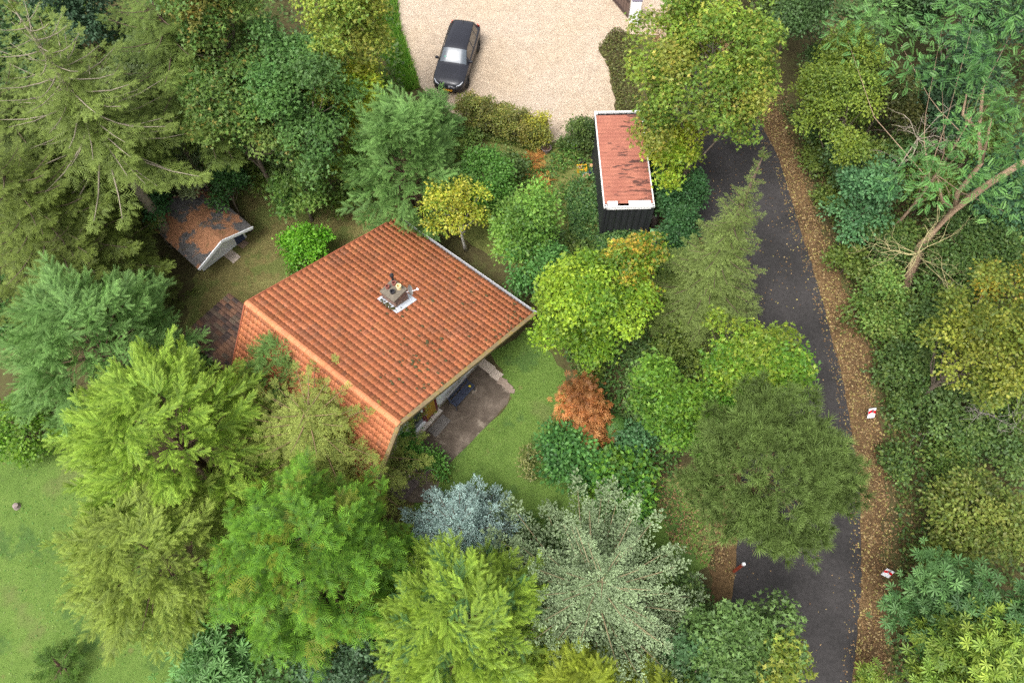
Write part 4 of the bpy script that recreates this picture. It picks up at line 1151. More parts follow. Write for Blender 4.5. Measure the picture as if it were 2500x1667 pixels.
def scatter(name, poly, n, size, pal, tm=T_LEAF, zr=(.02, .1), flat=.6, mat=None, clump=0.0, mound=0.0, label=None, upright=False, colvar=.12, z0=.0):
    reseed(name)
    pl = np.array([p[:2] for p in poly]); lo, hi = pl.min(0), pl.max(0)
    def inside(q):
        r = np.zeros(len(q), bool); j = len(pl) - 1
        for i in range(len(pl)):
            a, b = pl[i], pl[j]
            m_ = ((a[1] > q[:, 1]) != (b[1] > q[:, 1])) & (q[:, 0] < (b[0] - a[0]) * (q[:, 1] - a[1]) / (b[1] - a[1] + 1e-12) + a[0]); r ^= m_; j = i
        return r
    out = np.zeros((0, 2))
    while len(out) < n:
        q = rng.uniform(lo, hi, (n * 2, 2)); q = q[inside(q)]
        if clump > 0:
            f = .5 + .5 * np.sin(q[:, 0] * 1.9 + 1.3 * np.sin(q[:, 1] * 1.1)) * np.sin(q[:, 1] * 2.3 + 1.7 * np.sin(q[:, 0] * .9)); q = q[rng.random(len(q)) > clump * f]
        out = np.concatenate([out, q])
    q = out[:n]
    md = mound * (.5 + .5 * np.sin(q[:, 0] * 1.3 + 2 * np.sin(q[:, 1] * .7)) * np.cos(q[:, 1] * 1.1 + np.sin(q[:, 0] * 1.7)))
    z = z0 + rng.uniform(zr[0], zr[1], n) + md * rng.uniform(.6, 1, n)
    p = np.stack([q[:, 0], q[:, 1], z], 1)
    if upright: X = np.stack([rng.normal(0, .45, n), rng.normal(0, .45, n), np.ones(n)], 1); Z = rng.normal(0, 1, (n, 3)); p[:, 2] = z0
    else: X = np.stack([rng.normal(0, 1, n), rng.normal(0, 1, n), rng.normal(0, .25, n)], 1); Z = UP[None] + rng.normal(0, 1 - flat, (n, 3))
    col = pick(pal, n) * rng.normal(1, colvar, (n, 1)).clip(.5, 1.5)
    me = leafmesh(name, Fr(p, X, Z, size * rng.uniform(.6, 1.3, n), col, col), tm); TRI[0] += len(me.polygons)
    return tag(obj(name, me, mat or LEAF), label, None, None, "stuff")
# ------------------------------------------------------------------ trees: left and top
OLIVE = fol((112, 124, 62), (96, 112, 54), (128, 136, 72), (104, 120, 66))
SYC = fol((108, 134, 66), (94, 124, 60), (122, 142, 72), (86, 114, 58), (130, 142, 76)); SYC_O = SYC * 3 + fol((166, 130, 66))
SYC_Y = fol((150, 160, 66), (128, 148, 62), (164, 168, 70), (112, 138, 60), (170, 160, 72))
SYC_G = fol((98, 130, 72), (84, 120, 66), (110, 140, 78), (92, 124, 60))
broadleaf("sycamore_tree", "olive green sycamore with orange-tinged leaf tips standing behind the garden shed", "tree", 610, 290, 150, 6.5, 3.4, SYC_O, T_LOBED, .165, 34, low=-.3)
broadleaf("sycamore_tree", "tall olive sycamore at the wood edge, next to the bare-topped spruce", "tree", 560, 110, 140, 8.5, 4.0, SYC_O, T_LOBED, .165, 28)
broadleaf("sycamore_tree", "yellowing sycamore overhanging the grass edge of the gravel drive", "tree", 830, 75, 135, 8.0, 3.8, SYC_Y, T_LOBED, .165, 28)
broadleaf("sycamore_tree", "fresh green sycamore between the yellowing sycamore and the blue-green cypress", "tree", 775, 285, 130, 6.5, 3.6, SYC_G, T_LOBED, .165, 28)
broadleaf("sycamore_tree", "dark green sycamore in the middle of the wood edge", "tree", 690, 190, 120, 7.4, 3.4, SYC_G, T_LOBED, .165, 24)
broadleaf("field_maple", "small yellow-lit maple beside the parked car's hedge", "tree", 905, 270, 75, 5.0, 2.8, fol((168, 168, 48), (140, 156, 50), (186, 178, 56), (118, 142, 48)), T_LOBED, .17, 20)  # yellow is the leaves' own colour; label also seeds the crown
broadleaf("field_maple", "low green maple below the fresh green sycamore, above the dry grass", "tree", 730, 455, 78, 2.8, 2.0, fol((98, 128, 58), (82, 114, 52), (120, 140, 66)), T_LOBED, .18, 20, cov=1.6)
broadleaf("field_maple", "scrubby yellow-green maple under the cypress's left side", "tree", 850, 400, 62, 2.6, 1.8, fol((120, 140, 52), (96, 120, 48), (144, 152, 52)), T_LEAF, .15, 16)
broadleaf("willow_shrub", "grey-green fine-leaved willow among the spruces", "shrub", 325, 235, 88, 6.0, 3.0, fol((120, 130, 88), (104, 116, 78), (136, 144, 100)), T_LEAF, .13, 22, cov=1.4, flat=.9)
broadleaf("willow_shrub", "dark small-leaved willow behind the shed, right of the drooping spruce", "shrub", 445, 345, 66, 5.0, 2.6, fol((84, 102, 68), (72, 92, 60), (98, 112, 76)), T_LEAF, .13, 18)
broadleaf("willow_shrub", "greyish willow draping over the back of the shed roof", "shrub", 465, 425, 56, 3.0, 1.3, fol((124, 132, 96), (108, 120, 82), (138, 142, 104)), T_LEAF, .11, 18, cov=1.6)
broadleaf("elder_shrub", "dark green shrub at the shed's left rear corner", "shrub", 362, 508, 58, 2.6, 1.7, fol((70, 110, 66), (60, 96, 58), (84, 124, 74)), T_LEAF, .15, 14)
broadleaf("elder_shrub", "deep green shrub spilling over the dry grass beside the shed roof", "shrub", 555, 470, 60, 2.0, 1.5, fol((74, 112, 60), (62, 98, 54), (88, 126, 66)), T_LEAF, .15, 16)
broadleaf("elder_shrub", "dark bluish tree showing between the two topmost spruces", "shrub", 205, 35, 110, 5.5, 3, fol((76, 100, 76), (64, 90, 66)), T_LEAF, .17, 24)
broadleaf("elder_shrub", "dark understorey tree between the bare-topped spruce and the wood's left edge", "shrub", 60, 150, 130, 4.5, 3, fol((74, 98, 62), (86, 108, 66)), T_LEAF, .18, 26)
broadleaf("elder_shrub", "green understorey tree under the drooping spruce boughs, left of the willows", "shrub", 260, 360, 110, 3.6, 2.4, fol((72, 104, 64), (84, 112, 66), (64, 90, 54)), T_LEAF, .17, 24)
broadleaf("elder_shrub", "understorey tree hidden behind the tall olive sycamore", "shrub", 420, 200, 110, 5.0, 2.6, fol((92, 108, 58), (80, 98, 54)), T_LEAF, .17, 22)
broadleaf("elder_shrub", "low green growth under the fresh green sycamore, beside the drive grass", "shrub", 880, 170, 90, 3.0, 2.0, fol((104, 132, 56), (90, 118, 50)), T_LEAF, .16, 20)
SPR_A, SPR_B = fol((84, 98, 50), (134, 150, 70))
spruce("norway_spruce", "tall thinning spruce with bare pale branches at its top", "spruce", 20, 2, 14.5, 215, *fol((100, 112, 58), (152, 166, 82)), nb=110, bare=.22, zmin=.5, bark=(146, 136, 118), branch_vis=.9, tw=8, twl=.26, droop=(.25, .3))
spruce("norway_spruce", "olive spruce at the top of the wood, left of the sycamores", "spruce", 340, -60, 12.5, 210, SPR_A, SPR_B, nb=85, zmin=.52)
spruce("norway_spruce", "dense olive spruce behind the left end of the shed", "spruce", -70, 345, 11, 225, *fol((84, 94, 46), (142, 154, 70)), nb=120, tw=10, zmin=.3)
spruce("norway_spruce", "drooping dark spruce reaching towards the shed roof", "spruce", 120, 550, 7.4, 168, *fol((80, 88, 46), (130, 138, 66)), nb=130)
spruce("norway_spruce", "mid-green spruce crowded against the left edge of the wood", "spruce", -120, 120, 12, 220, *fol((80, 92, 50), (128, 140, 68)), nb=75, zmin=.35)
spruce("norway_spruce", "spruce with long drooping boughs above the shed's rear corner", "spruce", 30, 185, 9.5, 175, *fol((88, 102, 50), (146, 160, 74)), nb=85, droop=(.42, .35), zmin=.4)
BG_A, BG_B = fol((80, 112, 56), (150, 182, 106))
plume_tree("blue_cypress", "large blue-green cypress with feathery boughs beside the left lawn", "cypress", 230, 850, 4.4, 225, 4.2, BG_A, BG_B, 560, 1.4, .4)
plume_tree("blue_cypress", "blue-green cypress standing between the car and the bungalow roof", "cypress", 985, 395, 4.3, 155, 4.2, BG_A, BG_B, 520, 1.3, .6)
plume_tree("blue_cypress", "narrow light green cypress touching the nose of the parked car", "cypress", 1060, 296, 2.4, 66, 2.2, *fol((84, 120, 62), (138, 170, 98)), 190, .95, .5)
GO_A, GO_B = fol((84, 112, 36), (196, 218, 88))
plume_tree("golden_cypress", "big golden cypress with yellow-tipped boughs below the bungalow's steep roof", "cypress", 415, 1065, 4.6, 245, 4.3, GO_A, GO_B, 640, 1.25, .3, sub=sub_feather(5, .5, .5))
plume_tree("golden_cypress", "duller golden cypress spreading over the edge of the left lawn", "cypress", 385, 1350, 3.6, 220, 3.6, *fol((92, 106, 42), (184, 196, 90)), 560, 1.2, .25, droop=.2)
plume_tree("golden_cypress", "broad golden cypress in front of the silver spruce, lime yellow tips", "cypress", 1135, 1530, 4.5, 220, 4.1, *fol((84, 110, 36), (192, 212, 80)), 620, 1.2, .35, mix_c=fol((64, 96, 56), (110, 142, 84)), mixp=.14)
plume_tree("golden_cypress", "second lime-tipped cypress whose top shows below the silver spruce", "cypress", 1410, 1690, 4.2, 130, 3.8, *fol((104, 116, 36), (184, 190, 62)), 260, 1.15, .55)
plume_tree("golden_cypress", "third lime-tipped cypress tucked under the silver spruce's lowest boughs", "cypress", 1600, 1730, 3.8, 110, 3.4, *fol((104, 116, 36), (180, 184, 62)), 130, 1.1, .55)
plume_tree("arborvitae", "bright green arborvitae with rounded fans in front of the bungalow corner", "arborvitae", 765, 1370, 4.7, 225, 4.5, *fol((52, 88, 22), (134, 174, 52)), 860, .9, .15, sub=sub_feather(3, .85, .62), tm=T_SPRAY, colvar=.2, updir=.1, droop=.25, lobes=7, mix_c=fol((92, 102, 30), (142, 146, 46)), mixp=.14)  # inner colour darkened to paint deeper shade into the gaps between fans
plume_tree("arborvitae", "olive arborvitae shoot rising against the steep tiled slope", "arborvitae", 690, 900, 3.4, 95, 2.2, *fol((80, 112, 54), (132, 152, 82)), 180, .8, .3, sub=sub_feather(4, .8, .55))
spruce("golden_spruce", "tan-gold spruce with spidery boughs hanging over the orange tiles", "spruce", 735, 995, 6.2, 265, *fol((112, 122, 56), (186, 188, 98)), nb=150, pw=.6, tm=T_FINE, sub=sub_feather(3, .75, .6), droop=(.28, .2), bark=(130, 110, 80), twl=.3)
SI_A, SI_B = fol((104, 118, 72), (192, 204, 170))
FING = [((0, 0, 0), (.6, .7, .1), (0, 0, 1), .42), ((.2, 0, 0), (.6, -.7, .15), (0, 0, 1), .42), ((.45, 0, 0), (.8, .5, .2), (0, 0, 1), .42), ((.6, 0, 0), (.8, -.5, .2), (0, 0, 1), .4), ((.7, 0, .02), (1, 0, .1), (0, 0, 1), .45), ((.35, 0, .02), (.7, 0, .7), (0, 1, 0), .35)]
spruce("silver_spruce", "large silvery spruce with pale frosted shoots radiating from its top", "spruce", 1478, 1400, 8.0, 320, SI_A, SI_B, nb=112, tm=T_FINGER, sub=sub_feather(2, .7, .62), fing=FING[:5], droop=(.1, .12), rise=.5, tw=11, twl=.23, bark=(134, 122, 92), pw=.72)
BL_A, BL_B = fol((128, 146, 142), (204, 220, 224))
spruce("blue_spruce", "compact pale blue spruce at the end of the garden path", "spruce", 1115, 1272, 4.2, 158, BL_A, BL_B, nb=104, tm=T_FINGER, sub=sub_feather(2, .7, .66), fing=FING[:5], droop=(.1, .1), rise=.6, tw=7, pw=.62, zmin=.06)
# ------------------------------------------------------------------ trees: centre
YG = fol((136, 160, 44), (112, 144, 42), (158, 172, 52), (94, 128, 44), (104, 132, 48))
broadleaf("maple_tree", "yellow-green maple pressing against the bungalow's right eave", "tree", 1470, 745, 132, 4.2, 2.6, YG, T_LOBED, .165, 38, cov=1.6)
broadleaf("maple_tree", "maple with an orange-yellow top just below the green-lidded bin", "tree", 1530, 672, 88, 4.6, 2.6, YG + fol((188, 160, 60), (200, 150, 60), (176, 150, 58)), T_LOBED, .165, 22)
broadleaf("maple_tree", "bright green maple leaning out over the road bend", "tree", 1858, 905, 122, 4.4, 2.6, fol((112, 148, 46), (94, 132, 44), (136, 162, 52), (82, 120, 44), (160, 166, 60)), T_LOBED, .165, 34, cov=1.6)
broadleaf("maple_tree", "green maple between the orange shrub and the dark pine", "tree", 1655, 985, 100, 3.4, 2.2, fol((114, 148, 48), (96, 134, 46), (134, 160, 54), (84, 122, 46)), T_LOBED, .165, 26, cov=1.6)
broadleaf("hazel_shrub", "light green shrub filling the gap beside the pine's crown", "shrub", 1760, 1030, 70, 2.8, 1.8, fol((116, 162, 50), (98, 146, 48)), T_LEAF, .13, 16)
broadleaf("maple_tree", "large yellow-green maple overhanging the container and the road", "tree", 1745, 185, 208, 8.2, 4.0, fol((132, 150, 60), (114, 140, 56), (148, 160, 64), (100, 128, 52), (108, 134, 56), (178, 160, 76)), T_LOBED, .165, 64, cov=1.25, rc=(.17, .27))
broadleaf("maple_tree", "low bough of a maple with yellow leaves beside the container's far end", "tree", 1650, 370, 78, 5.0, 1.6, fol((150, 168, 48), (124, 150, 46), (176, 172, 58)), T_LOBED, .165, 16)
spruce("norway_spruce", "slender yellow-tipped spruce leaning across the view of the road", "spruce", 1868, 370, 12.2, 150, *fol((80, 92, 44), (160, 172, 98)), nb=160, pw=1.2, tm=T_SPRAY, sub=sub_feather(2, .75, .6), tw=10, twl=.38, droop=(.35, .3))
plume_tree("black_pine", "dark green pine with soft needle tufts overhanging the road", "pine", 1885, 1150, 5.8, 192, 2.9, *fol((76, 90, 44), (126, 144, 78)), 520, 1.0, .0, sub=[((.3, .1, 0), (.7, .6, .3), (0, 0, 1), .42), ((.45, -.1, 0), (.7, -.6, .3), (0, 0, 1), .42), ((.65, 0, .05), (1, .1, .5), (0, 0, 1), .42), ((.85, 0, 0), (1, 0, .2), (0, 0, 1), .44), ((.6, .15, 0), (.9, .8, .1), (0, 0, 1), .36), ((.6, -.15, 0), (.9, -.8, .1), (0, 0, 1), .36)], sub2=[((0, 0, 0), (1, .3, .2), (0, 0, 1), .8), ((.2, 0, .1), (1, -.4, .5), (0, 0, 1), .75)], tm=T_TUFT, inner=.6, updir=.2, colvar=.16, lobes=4, bark=(120, 96, 74))
YB = fol((190, 180, 62), (168, 168, 54), (138, 154, 52), (200, 184, 80), (116, 142, 52))
broadleaf("birch_sapling", "yellow autumn birch beside the bungalow's gutter", "tree", 1128, 505, 80, 3.6, 2.6, YB, T_LEAF, .14, 32, cov=.8, rc=(.22, .34), bark=(190, 184, 176))
broadleaf("hazel_tree", "bright green hazel between the yellow birch and the weedy yard", "tree", 1285, 540, 92, 3.4, 2.6, fol((116, 150, 64), (100, 138, 58), (134, 162, 72), (88, 122, 56)), T_LEAF, .15, 26)
broadleaf("hazel_tree", "darker green hazel hugging the gutter below the bright hazel", "tree", 1300, 640, 76, 2.6, 2.0, fol((84, 124, 62), (72, 112, 56), (98, 136, 72)), T_LEAF, .16, 20)
broadleaf("hazel_tree", "soft green tree behind the yellow birch, right of the cypress", "tree", 1180, 440, 85, 2.6, 1.8, fol((96, 138, 58), (84, 126, 54), (112, 148, 66)), T_LEAF, .14, 18)
broadleaf("privet_bush", "bright green rounded bush on dry grass behind the bungalow", "bush", 733, 605, 62, 1.3, 1.25, fol((104, 160, 40), (86, 142, 36), (128, 174, 50)), T_LEAF, .14, 24, cov=1.8, up=.35)
# hedge of the drive
HEDG = fol((122, 126, 62), (104, 116, 56), (142, 140, 70), (146, 126, 66), (110, 108, 60))
for i, (u, v, r, z, lb) in enumerate(((1160, 276, 44, 1.1, "olive hedge bush next to the car's headlight"), (1208, 288, 46, 1.1, "olive hedge bush second from the car, twiggy top"), (1258, 306, 50, 1.1, "brownish hedge bush in the middle of the drive hedge"), (1308, 320, 48, 1.1, "yellow-flecked hedge bush at the end by the grey pot"))):
    broadleaf("hedge_bush", lb, "hedge", u, v, r, z, 1.15, HEDG + (fol((182, 170, 50)) if i == 3 else []), T_LEAF, .105, 30, cov=1.3, rc=(.2, .36), flat=1.1, low=-.9, group="hedge along the gravel drive")
broadleaf("laurel_bush", "dark green bush between the gravel path and the container", "bush", 1418, 325, 48, 1.3, 1.2, fol((84, 104, 52), (70, 92, 48), (104, 118, 60)), T_LEAF, .12, 18, cov=1.5, flat=1)
HD = fol((62, 98, 56), (52, 86, 50), (76, 112, 62), (70, 104, 66))
for i, (u, v, r, lb) in enumerate(((1618, 360, 40, "tall hedge section beside the container, under the maple bough"), (1632, 425, 44, "tall hedge section beside the middle of the container"), (1645, 495, 46, "tall hedge section near the container's corner"), (1652, 565, 46, "end section of the tall hedge, beside the wheelie bin"))):
    broadleaf("tall_hedge", lb, "hedge", u, v, r, 1.7, 1.6, HD, T_LEAF, .13, 26, cov=1.7, rc=(.3, .45), flat=1.1, low=-.8, group="tall hedge between container and road")
broadleaf("climbing_shrub", "leafy climber sprawling from the gable wall over the patio edge", "shrub", 1030, 1090, 60, .9, .8, fol((88, 132, 54), (72, 112, 48), (108, 148, 62)), T_LEAF, .13, 0, cov=1.7, clumps=((985, 1040, 1.7, 18), (990, 1065, 1.3, 22), (1005, 1085, 1.0, 22), (1025, 1100, .8, 22), (1045, 1112, .7, 22), (1065, 1125, .6, 22), (1075, 1145, .5, 18), (1020, 1120, .5, 16)), r0=.03)
OR_ = fol((198, 132, 82), (182, 116, 70), (206, 146, 94), (166, 106, 62))
broadleaf("autumn_shrub", "orange-leaved upright shrub standing on the garden lawn", "shrub", 1420, 1012, 62, 1.5, 1.6, OR_, T_PALM, .19, 0, cov=1.25, up=.25, clumps=((1430, 1075, .5, 40), (1426, 1045, .9, 46), (1423, 1012, 1.4, 44), (1421, 982, 1.9, 40), (1420, 958, 2.3, 34), (1398, 1038, 1.0, 32), (1454, 1043, .9, 34), (1446, 1003, 1.5, 32), (1398, 988, 1.8, 30)), r0=.04)
dm = empty("clipped_dome", (*P(1497, 1045, .5)[:2], 0), 0, "smooth clipped green dome half hidden by the orange shrub", "topiary")
q = unit(rng.normal(0, 1, (5200, 3))); q[:, 2] = np.abs(q[:, 2]); cc_ = pick(fol((88, 122, 58), (78, 112, 54), (98, 130, 62)), 5200)
me = leafmesh("foliage", Fr(q * np.array([.72, .72, 1.25]) * rng.uniform(.93, 1.02, (5200, 1)), np.cross(q, rng.normal(0, 1, (5200, 3))), q + rng.normal(0, .3, (5200, 3)), .075, cc_, cc_), T_LEAF); obj("foliage", me, LEAF, dm)
MB().tube([(0, 0, 0), (0, 0, 1.0)], [.05, .02], 6, lin(90, 76, 60)).build("trunk", BARK, dm)
RH = fol((92, 134, 66), (76, 118, 60), (108, 150, 74), (64, 104, 56)); RH_Y = fol((126, 168, 54), (108, 150, 52), (144, 178, 60))
broadleaf("rhododendron", "dark green rhododendron below the orange shrub", "shrub", 1370, 1105, 85, .9, .9, RH, T_LEAF, .19, 24, cov=1.6, up=.5)
broadleaf("rhododendron", "yellow-green broad-leaved rhododendron beside the silver spruce's top", "shrub", 1500, 1185, 85, 1.0, .9, RH + RH_Y, T_LEAF, .21, 24, cov=1.6)
broadleaf("rhododendron", "blue-green low rhododendron right of the orange shrub's foot", "shrub", 1550, 1085, 52, .7, .6, fol((84, 122, 78), (72, 110, 70), (96, 134, 88)), T_LEAF, .15, 16)
broadleaf("dry_shrub", "thin straw-coloured shrub at the lawn's lower edge", "shrub", 1290, 1120, 40, .5, .5, fol((134, 132, 80), (116, 118, 70), (150, 142, 92)), T_LEAF, .12, 12, cov=.8)
# ------------------------------------------------------------------ trees: right of the road
ROB = fol((104, 142, 78), (90, 130, 72), (120, 154, 88), (80, 118, 70))
rc_ = [(2300, 70, 10, 62), (2200, 110, 9, 66), (2140, 60, 9, 60), (2230, 190, 8.5, 50), (2400, 130, 11, 70), (2455, 170, 11, 55), (2380, 210, 10.5, 60), (2300, 215, 9.5, 45), (2410, 270, 9.5, 62), (2340, 330, 9, 60), (2260, 390, 8, 58), (2350, 400, 8.6, 60), (2440, 360, 9, 62), (2300, 450, 7.4, 55), (2400, 470, 8, 52), (2470, 440, 8.5, 55), (2210, 430, 7, 40), (2480, 60, 11, 60), (2380, 40, 10.5, 58), (2485, 270, 10, 50), (2070, 100, 8, 45), (2460, 520, 7.4, 45)]
rob = broadleaf("robinia_tree", "feathery blue-green robinia with a leaning bare trunk across the road", "tree", 2340, 330, 200, 8, 4, ROB, T_PINN, .34, 0, cov=1.0, clumps=rc_, bark=(150, 126, 104), r0=.09, up=.7, flat=.55)
lt = MB(); o0 = P(2340, 330, 8); o0 = np.array([o0[0], o0[1], 0]); bc = lin(158, 132, 108)
def pth(l): return [P(*q) - o0 for q in l]
lt.tube(pth([(2205, 720, 0), (2250, 600, 2.0), (2330, 510, 4.0), (2420, 445, 6.0), (2500, 395, 7.5)]), [.25, .22, .18, .15, .12], 9, bc)
lt.tube(pth([(2330, 510, 4.0), (2338, 470, 5), (2395, 400, 6.8), (2390, 320, 8), (2400, 220, 9.5)]), [.12, .11, .1, .08, .05], 7, bc)
lt.tube(pth([(2390, 320, 8), (2350, 280, 8.6), (2360, 230, 9.2)]), [.07, .06, .03], 6, bc); lt.tube(pth([(2330, 510, 4.), (2300, 490, 5), (2290, 440, 6.4)]), [.07, .05, .03], 6, bc)
lt.tube(pth([(2395, 400, 6.8), (2410, 340, 8), (2420, 290, 9)]), [.08, .06, .03], 6, bc)
lt.build("leaning_trunk", BARK, rob, smooth=True)
def dead_tree(name, label, start, dirs, L, col, n=5, depth=3, r0=.035):
    s0 = P(*start); t = empty(name, (s0[0], s0[1], 0), 0, label, "branches"); mb = MB()
    mb.tube([(0, 0, 0), (0, 0, s0[2])], [r0 * 1.6, r0 * 1.2], 6, col)
    def grow(p, d, L, r, k):
        pts = [p]; q = p.copy(); dd = d.copy()
        for i in range(4):
            dd = unit((dd + rng.normal(0, .22, 3))[None])[0]; q = q + dd * L / 4; pts.append(q.copy())
        mb.tube(pts, [r, r * .85, r * .7, r * .55, r * .35], 5, col * rng.uniform(.85, 1.15), False)
        if k > 0:
            for j in range(3 if k > 1 else 2):
                i = rng.integers(1, 5); grow(pts[i], unit((dd + rng.normal(0, .75, 3))[None])[0], L * rng.uniform(.45, .7), r * .55, k - 1)
    for i in range(n): grow(np.array([0, 0, s0[2]]), unit((np.array(dirs) + rng.normal(0, .55, 3))[None])[0], L * rng.uniform(.7, 1.1), r0, depth - 1)
    mb.build("branch", BARK, t, smooth=True); return t
dead_tree("dead_branches", "tangle of bare pale lichened branches hanging below the leaning robinia trunk", (2240, 620, 3.2), (-.35, -.3, .2), 2.1, lin(166, 156, 112), 10, 4, .022)
dead_tree("dead_branches", "bare grey forked branches standing in the dark gap left of the robinia", (2240, 340, 4.5), (0, .1, .9), 2.0, lin(170, 156, 140), 6, 4, .022)
dead_tree("dead_branches", "grey dead twigs among ivy near the wood's right edge", (2410, 1010, 1.5), (-.4, .3, .4), 2.0, lin(150, 142, 134), 5, 4, .018)
broadleaf("elm_tree", "yellow-green fine-leaved elm standing where the road bends", "tree", 2055, 280, 122, 4.4, 3.0, fol((128, 142, 56), (110, 128, 54), (146, 154, 60), (96, 114, 50)), T_LEAF, .14, 46, cov=1.3, rc=(.2, .32))
broadleaf("spindle_bush", "dense blue-green bush at the wood edge, below the elm", "shrub", 2110, 510, 82, 3.2, 2.4, fol((88, 126, 84), (74, 112, 76), (104, 140, 94)), T_LEAF, .17, 26, cov=1.6)
broadleaf("spindle_bush", "mid-green bush at the road verge right under the elm", "shrub", 2060, 420, 62, 2.2, 1.8, fol((76, 100, 60), (66, 90, 54), (90, 112, 68)), T_LEAF, .14, 18)
OLY = fol((128, 134, 54), (110, 124, 52), (148, 144, 58), (96, 112, 48))
broadleaf("hornbeam_tree", "olive-yellow hornbeam at the wood's right edge, above the grey twigs", "tree", 2400, 870, 145, 5.6, 3.2, OLY, T_LEAF, .15, 40, cov=1.3, rc=(.2, .32))
broadleaf("hornbeam_tree", "golden-brown hornbeam behind the other hornbeam, partly out of view", "tree", 2470, 690, 85, 6.0, 2.8, OLY + fol((188, 150, 56)), T_LEAF, .15, 22)
IVY = fol((88, 112, 58), (76, 100, 52), (102, 122, 64), (88, 112, 66), (110, 124, 62)); IVY2 = fol((108, 134, 66), (94, 122, 60), (124, 146, 74), (134, 140, 70))
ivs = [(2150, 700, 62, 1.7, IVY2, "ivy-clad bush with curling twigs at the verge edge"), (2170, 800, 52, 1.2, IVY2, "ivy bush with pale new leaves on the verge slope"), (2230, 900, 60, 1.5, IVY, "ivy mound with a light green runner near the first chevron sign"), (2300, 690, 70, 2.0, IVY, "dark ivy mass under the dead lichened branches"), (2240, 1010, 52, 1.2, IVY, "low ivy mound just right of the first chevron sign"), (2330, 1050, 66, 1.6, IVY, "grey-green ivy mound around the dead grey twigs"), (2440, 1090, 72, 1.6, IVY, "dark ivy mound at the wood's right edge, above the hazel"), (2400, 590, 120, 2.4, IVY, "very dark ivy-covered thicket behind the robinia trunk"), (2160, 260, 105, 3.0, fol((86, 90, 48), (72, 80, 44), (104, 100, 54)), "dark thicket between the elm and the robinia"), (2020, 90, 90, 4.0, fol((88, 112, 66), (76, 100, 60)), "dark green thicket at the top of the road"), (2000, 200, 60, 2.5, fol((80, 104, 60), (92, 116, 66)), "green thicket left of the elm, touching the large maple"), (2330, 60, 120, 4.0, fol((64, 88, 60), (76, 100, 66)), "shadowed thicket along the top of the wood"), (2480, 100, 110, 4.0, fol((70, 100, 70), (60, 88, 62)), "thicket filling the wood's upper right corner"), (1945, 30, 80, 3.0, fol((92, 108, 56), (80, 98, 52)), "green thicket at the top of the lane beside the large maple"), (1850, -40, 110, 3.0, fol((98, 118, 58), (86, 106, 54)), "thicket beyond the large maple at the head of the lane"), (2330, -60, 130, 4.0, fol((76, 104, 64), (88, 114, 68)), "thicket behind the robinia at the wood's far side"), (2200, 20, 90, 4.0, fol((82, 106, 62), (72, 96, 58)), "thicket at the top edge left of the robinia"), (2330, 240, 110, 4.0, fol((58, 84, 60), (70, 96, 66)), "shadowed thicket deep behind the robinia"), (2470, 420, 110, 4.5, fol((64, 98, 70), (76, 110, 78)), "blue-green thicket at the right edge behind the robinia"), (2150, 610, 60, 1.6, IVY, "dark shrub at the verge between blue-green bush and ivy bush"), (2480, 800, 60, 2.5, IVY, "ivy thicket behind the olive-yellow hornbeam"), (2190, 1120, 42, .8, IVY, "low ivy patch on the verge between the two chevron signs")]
for u, v, r, z, pl_, lb in ivs: broadleaf("ivy_thicket", lb, "thicket", u, v, r, z, z * .85, pl_, T_LEAF, .155, 18, cov=1.25, rc=(.28, .42), low=-.6)
HZ = fol((132, 142, 66), (110, 126, 58), (150, 152, 76), (94, 110, 52), (124, 118, 62))
broadleaf("hazel_thicket", "yellow-green round-leaved hazel thicket above the chestnut", "thicket", 2390, 1270, 140, 2.4, 2.2, HZ, T_LEAF, .16, 44, cov=1.05, rc=(.2, .3), up=.75)
broadleaf("hazel_thicket", "smaller hazel thicket reaching down the verge beside the second chevron sign", "thicket", 2310, 1400, 75, 1.4, 1.2, HZ, T_LEAF, .16, 22, cov=1.0, up=.75)
CH_G = fol((92, 126, 74), (80, 114, 68), (106, 138, 82)); CH_Y = fol((124, 146, 62), (106, 130, 58), (146, 158, 66))
broadleaf("horse_chestnut", "horse chestnut with dark palmate leaves at the road's right verge", "tree", 2340, 1510, 105, 4.2, 2.2, CH_G, T_PALM, .27, 24, cov=.95, up=.8)
broadleaf("horse_chestnut", "horse chestnut with yellow-green palmate leaves in the lower corner", "tree", 2365, 1640, 138, 4.6, 2.2, CH_Y, T_PALM, .27, 34, cov=.95, up=.8)
broadleaf("horse_chestnut", "dark horse chestnut at the right edge beyond the yellow-green one", "tree", 2490, 1520, 80, 4.6, 2.4, CH_G, T_PALM, .28, 16, cov=.95, up=.8)
broadleaf("horse_chestnut", "small chestnut shoots leaning over the road's lower end", "tree", 2130, 1680, 40, 2.0, 1.2, CH_Y, T_PALM, .26, 10, cov=.9, up=.8)
# ------------------------------------------------------------------ trees: bottom
broadleaf("maple_tree", "grey-green maple at the road's left edge below the marker post", "tree", 1790, 1560, 120, 4.4, 2.8, fol((110, 136, 74), (98, 124, 68), (124, 148, 84), (88, 112, 62)), T_LOBED, .165, 30, cov=1.6)
broadleaf("maple_tree", "yellow-tinged maple beside the lower road, next to the grey-green maple", "tree", 1900, 1615, 78, 4.0, 2.2, fol((156, 160, 66), (134, 148, 60), (174, 170, 76), (116, 136, 58)), T_LOBED, .18, 24)
broadleaf("maple_tree", "blue-green maple squeezed between silver spruce and grey-green maple", "tree", 1690, 1640, 80, 4.0, 2.6, fol((96, 128, 84), (84, 116, 76), (108, 138, 92)), T_LOBED, .165, 20)
broadleaf("laurel_tree", "glossy laurel with long light leaves at the foot of the arborvitae", "tree", 545, 1645, 90, 1.8, 1.5, fol((104, 142, 82), (90, 126, 72), (122, 156, 96)), T_PALM, .34, 20, cov=1.1)
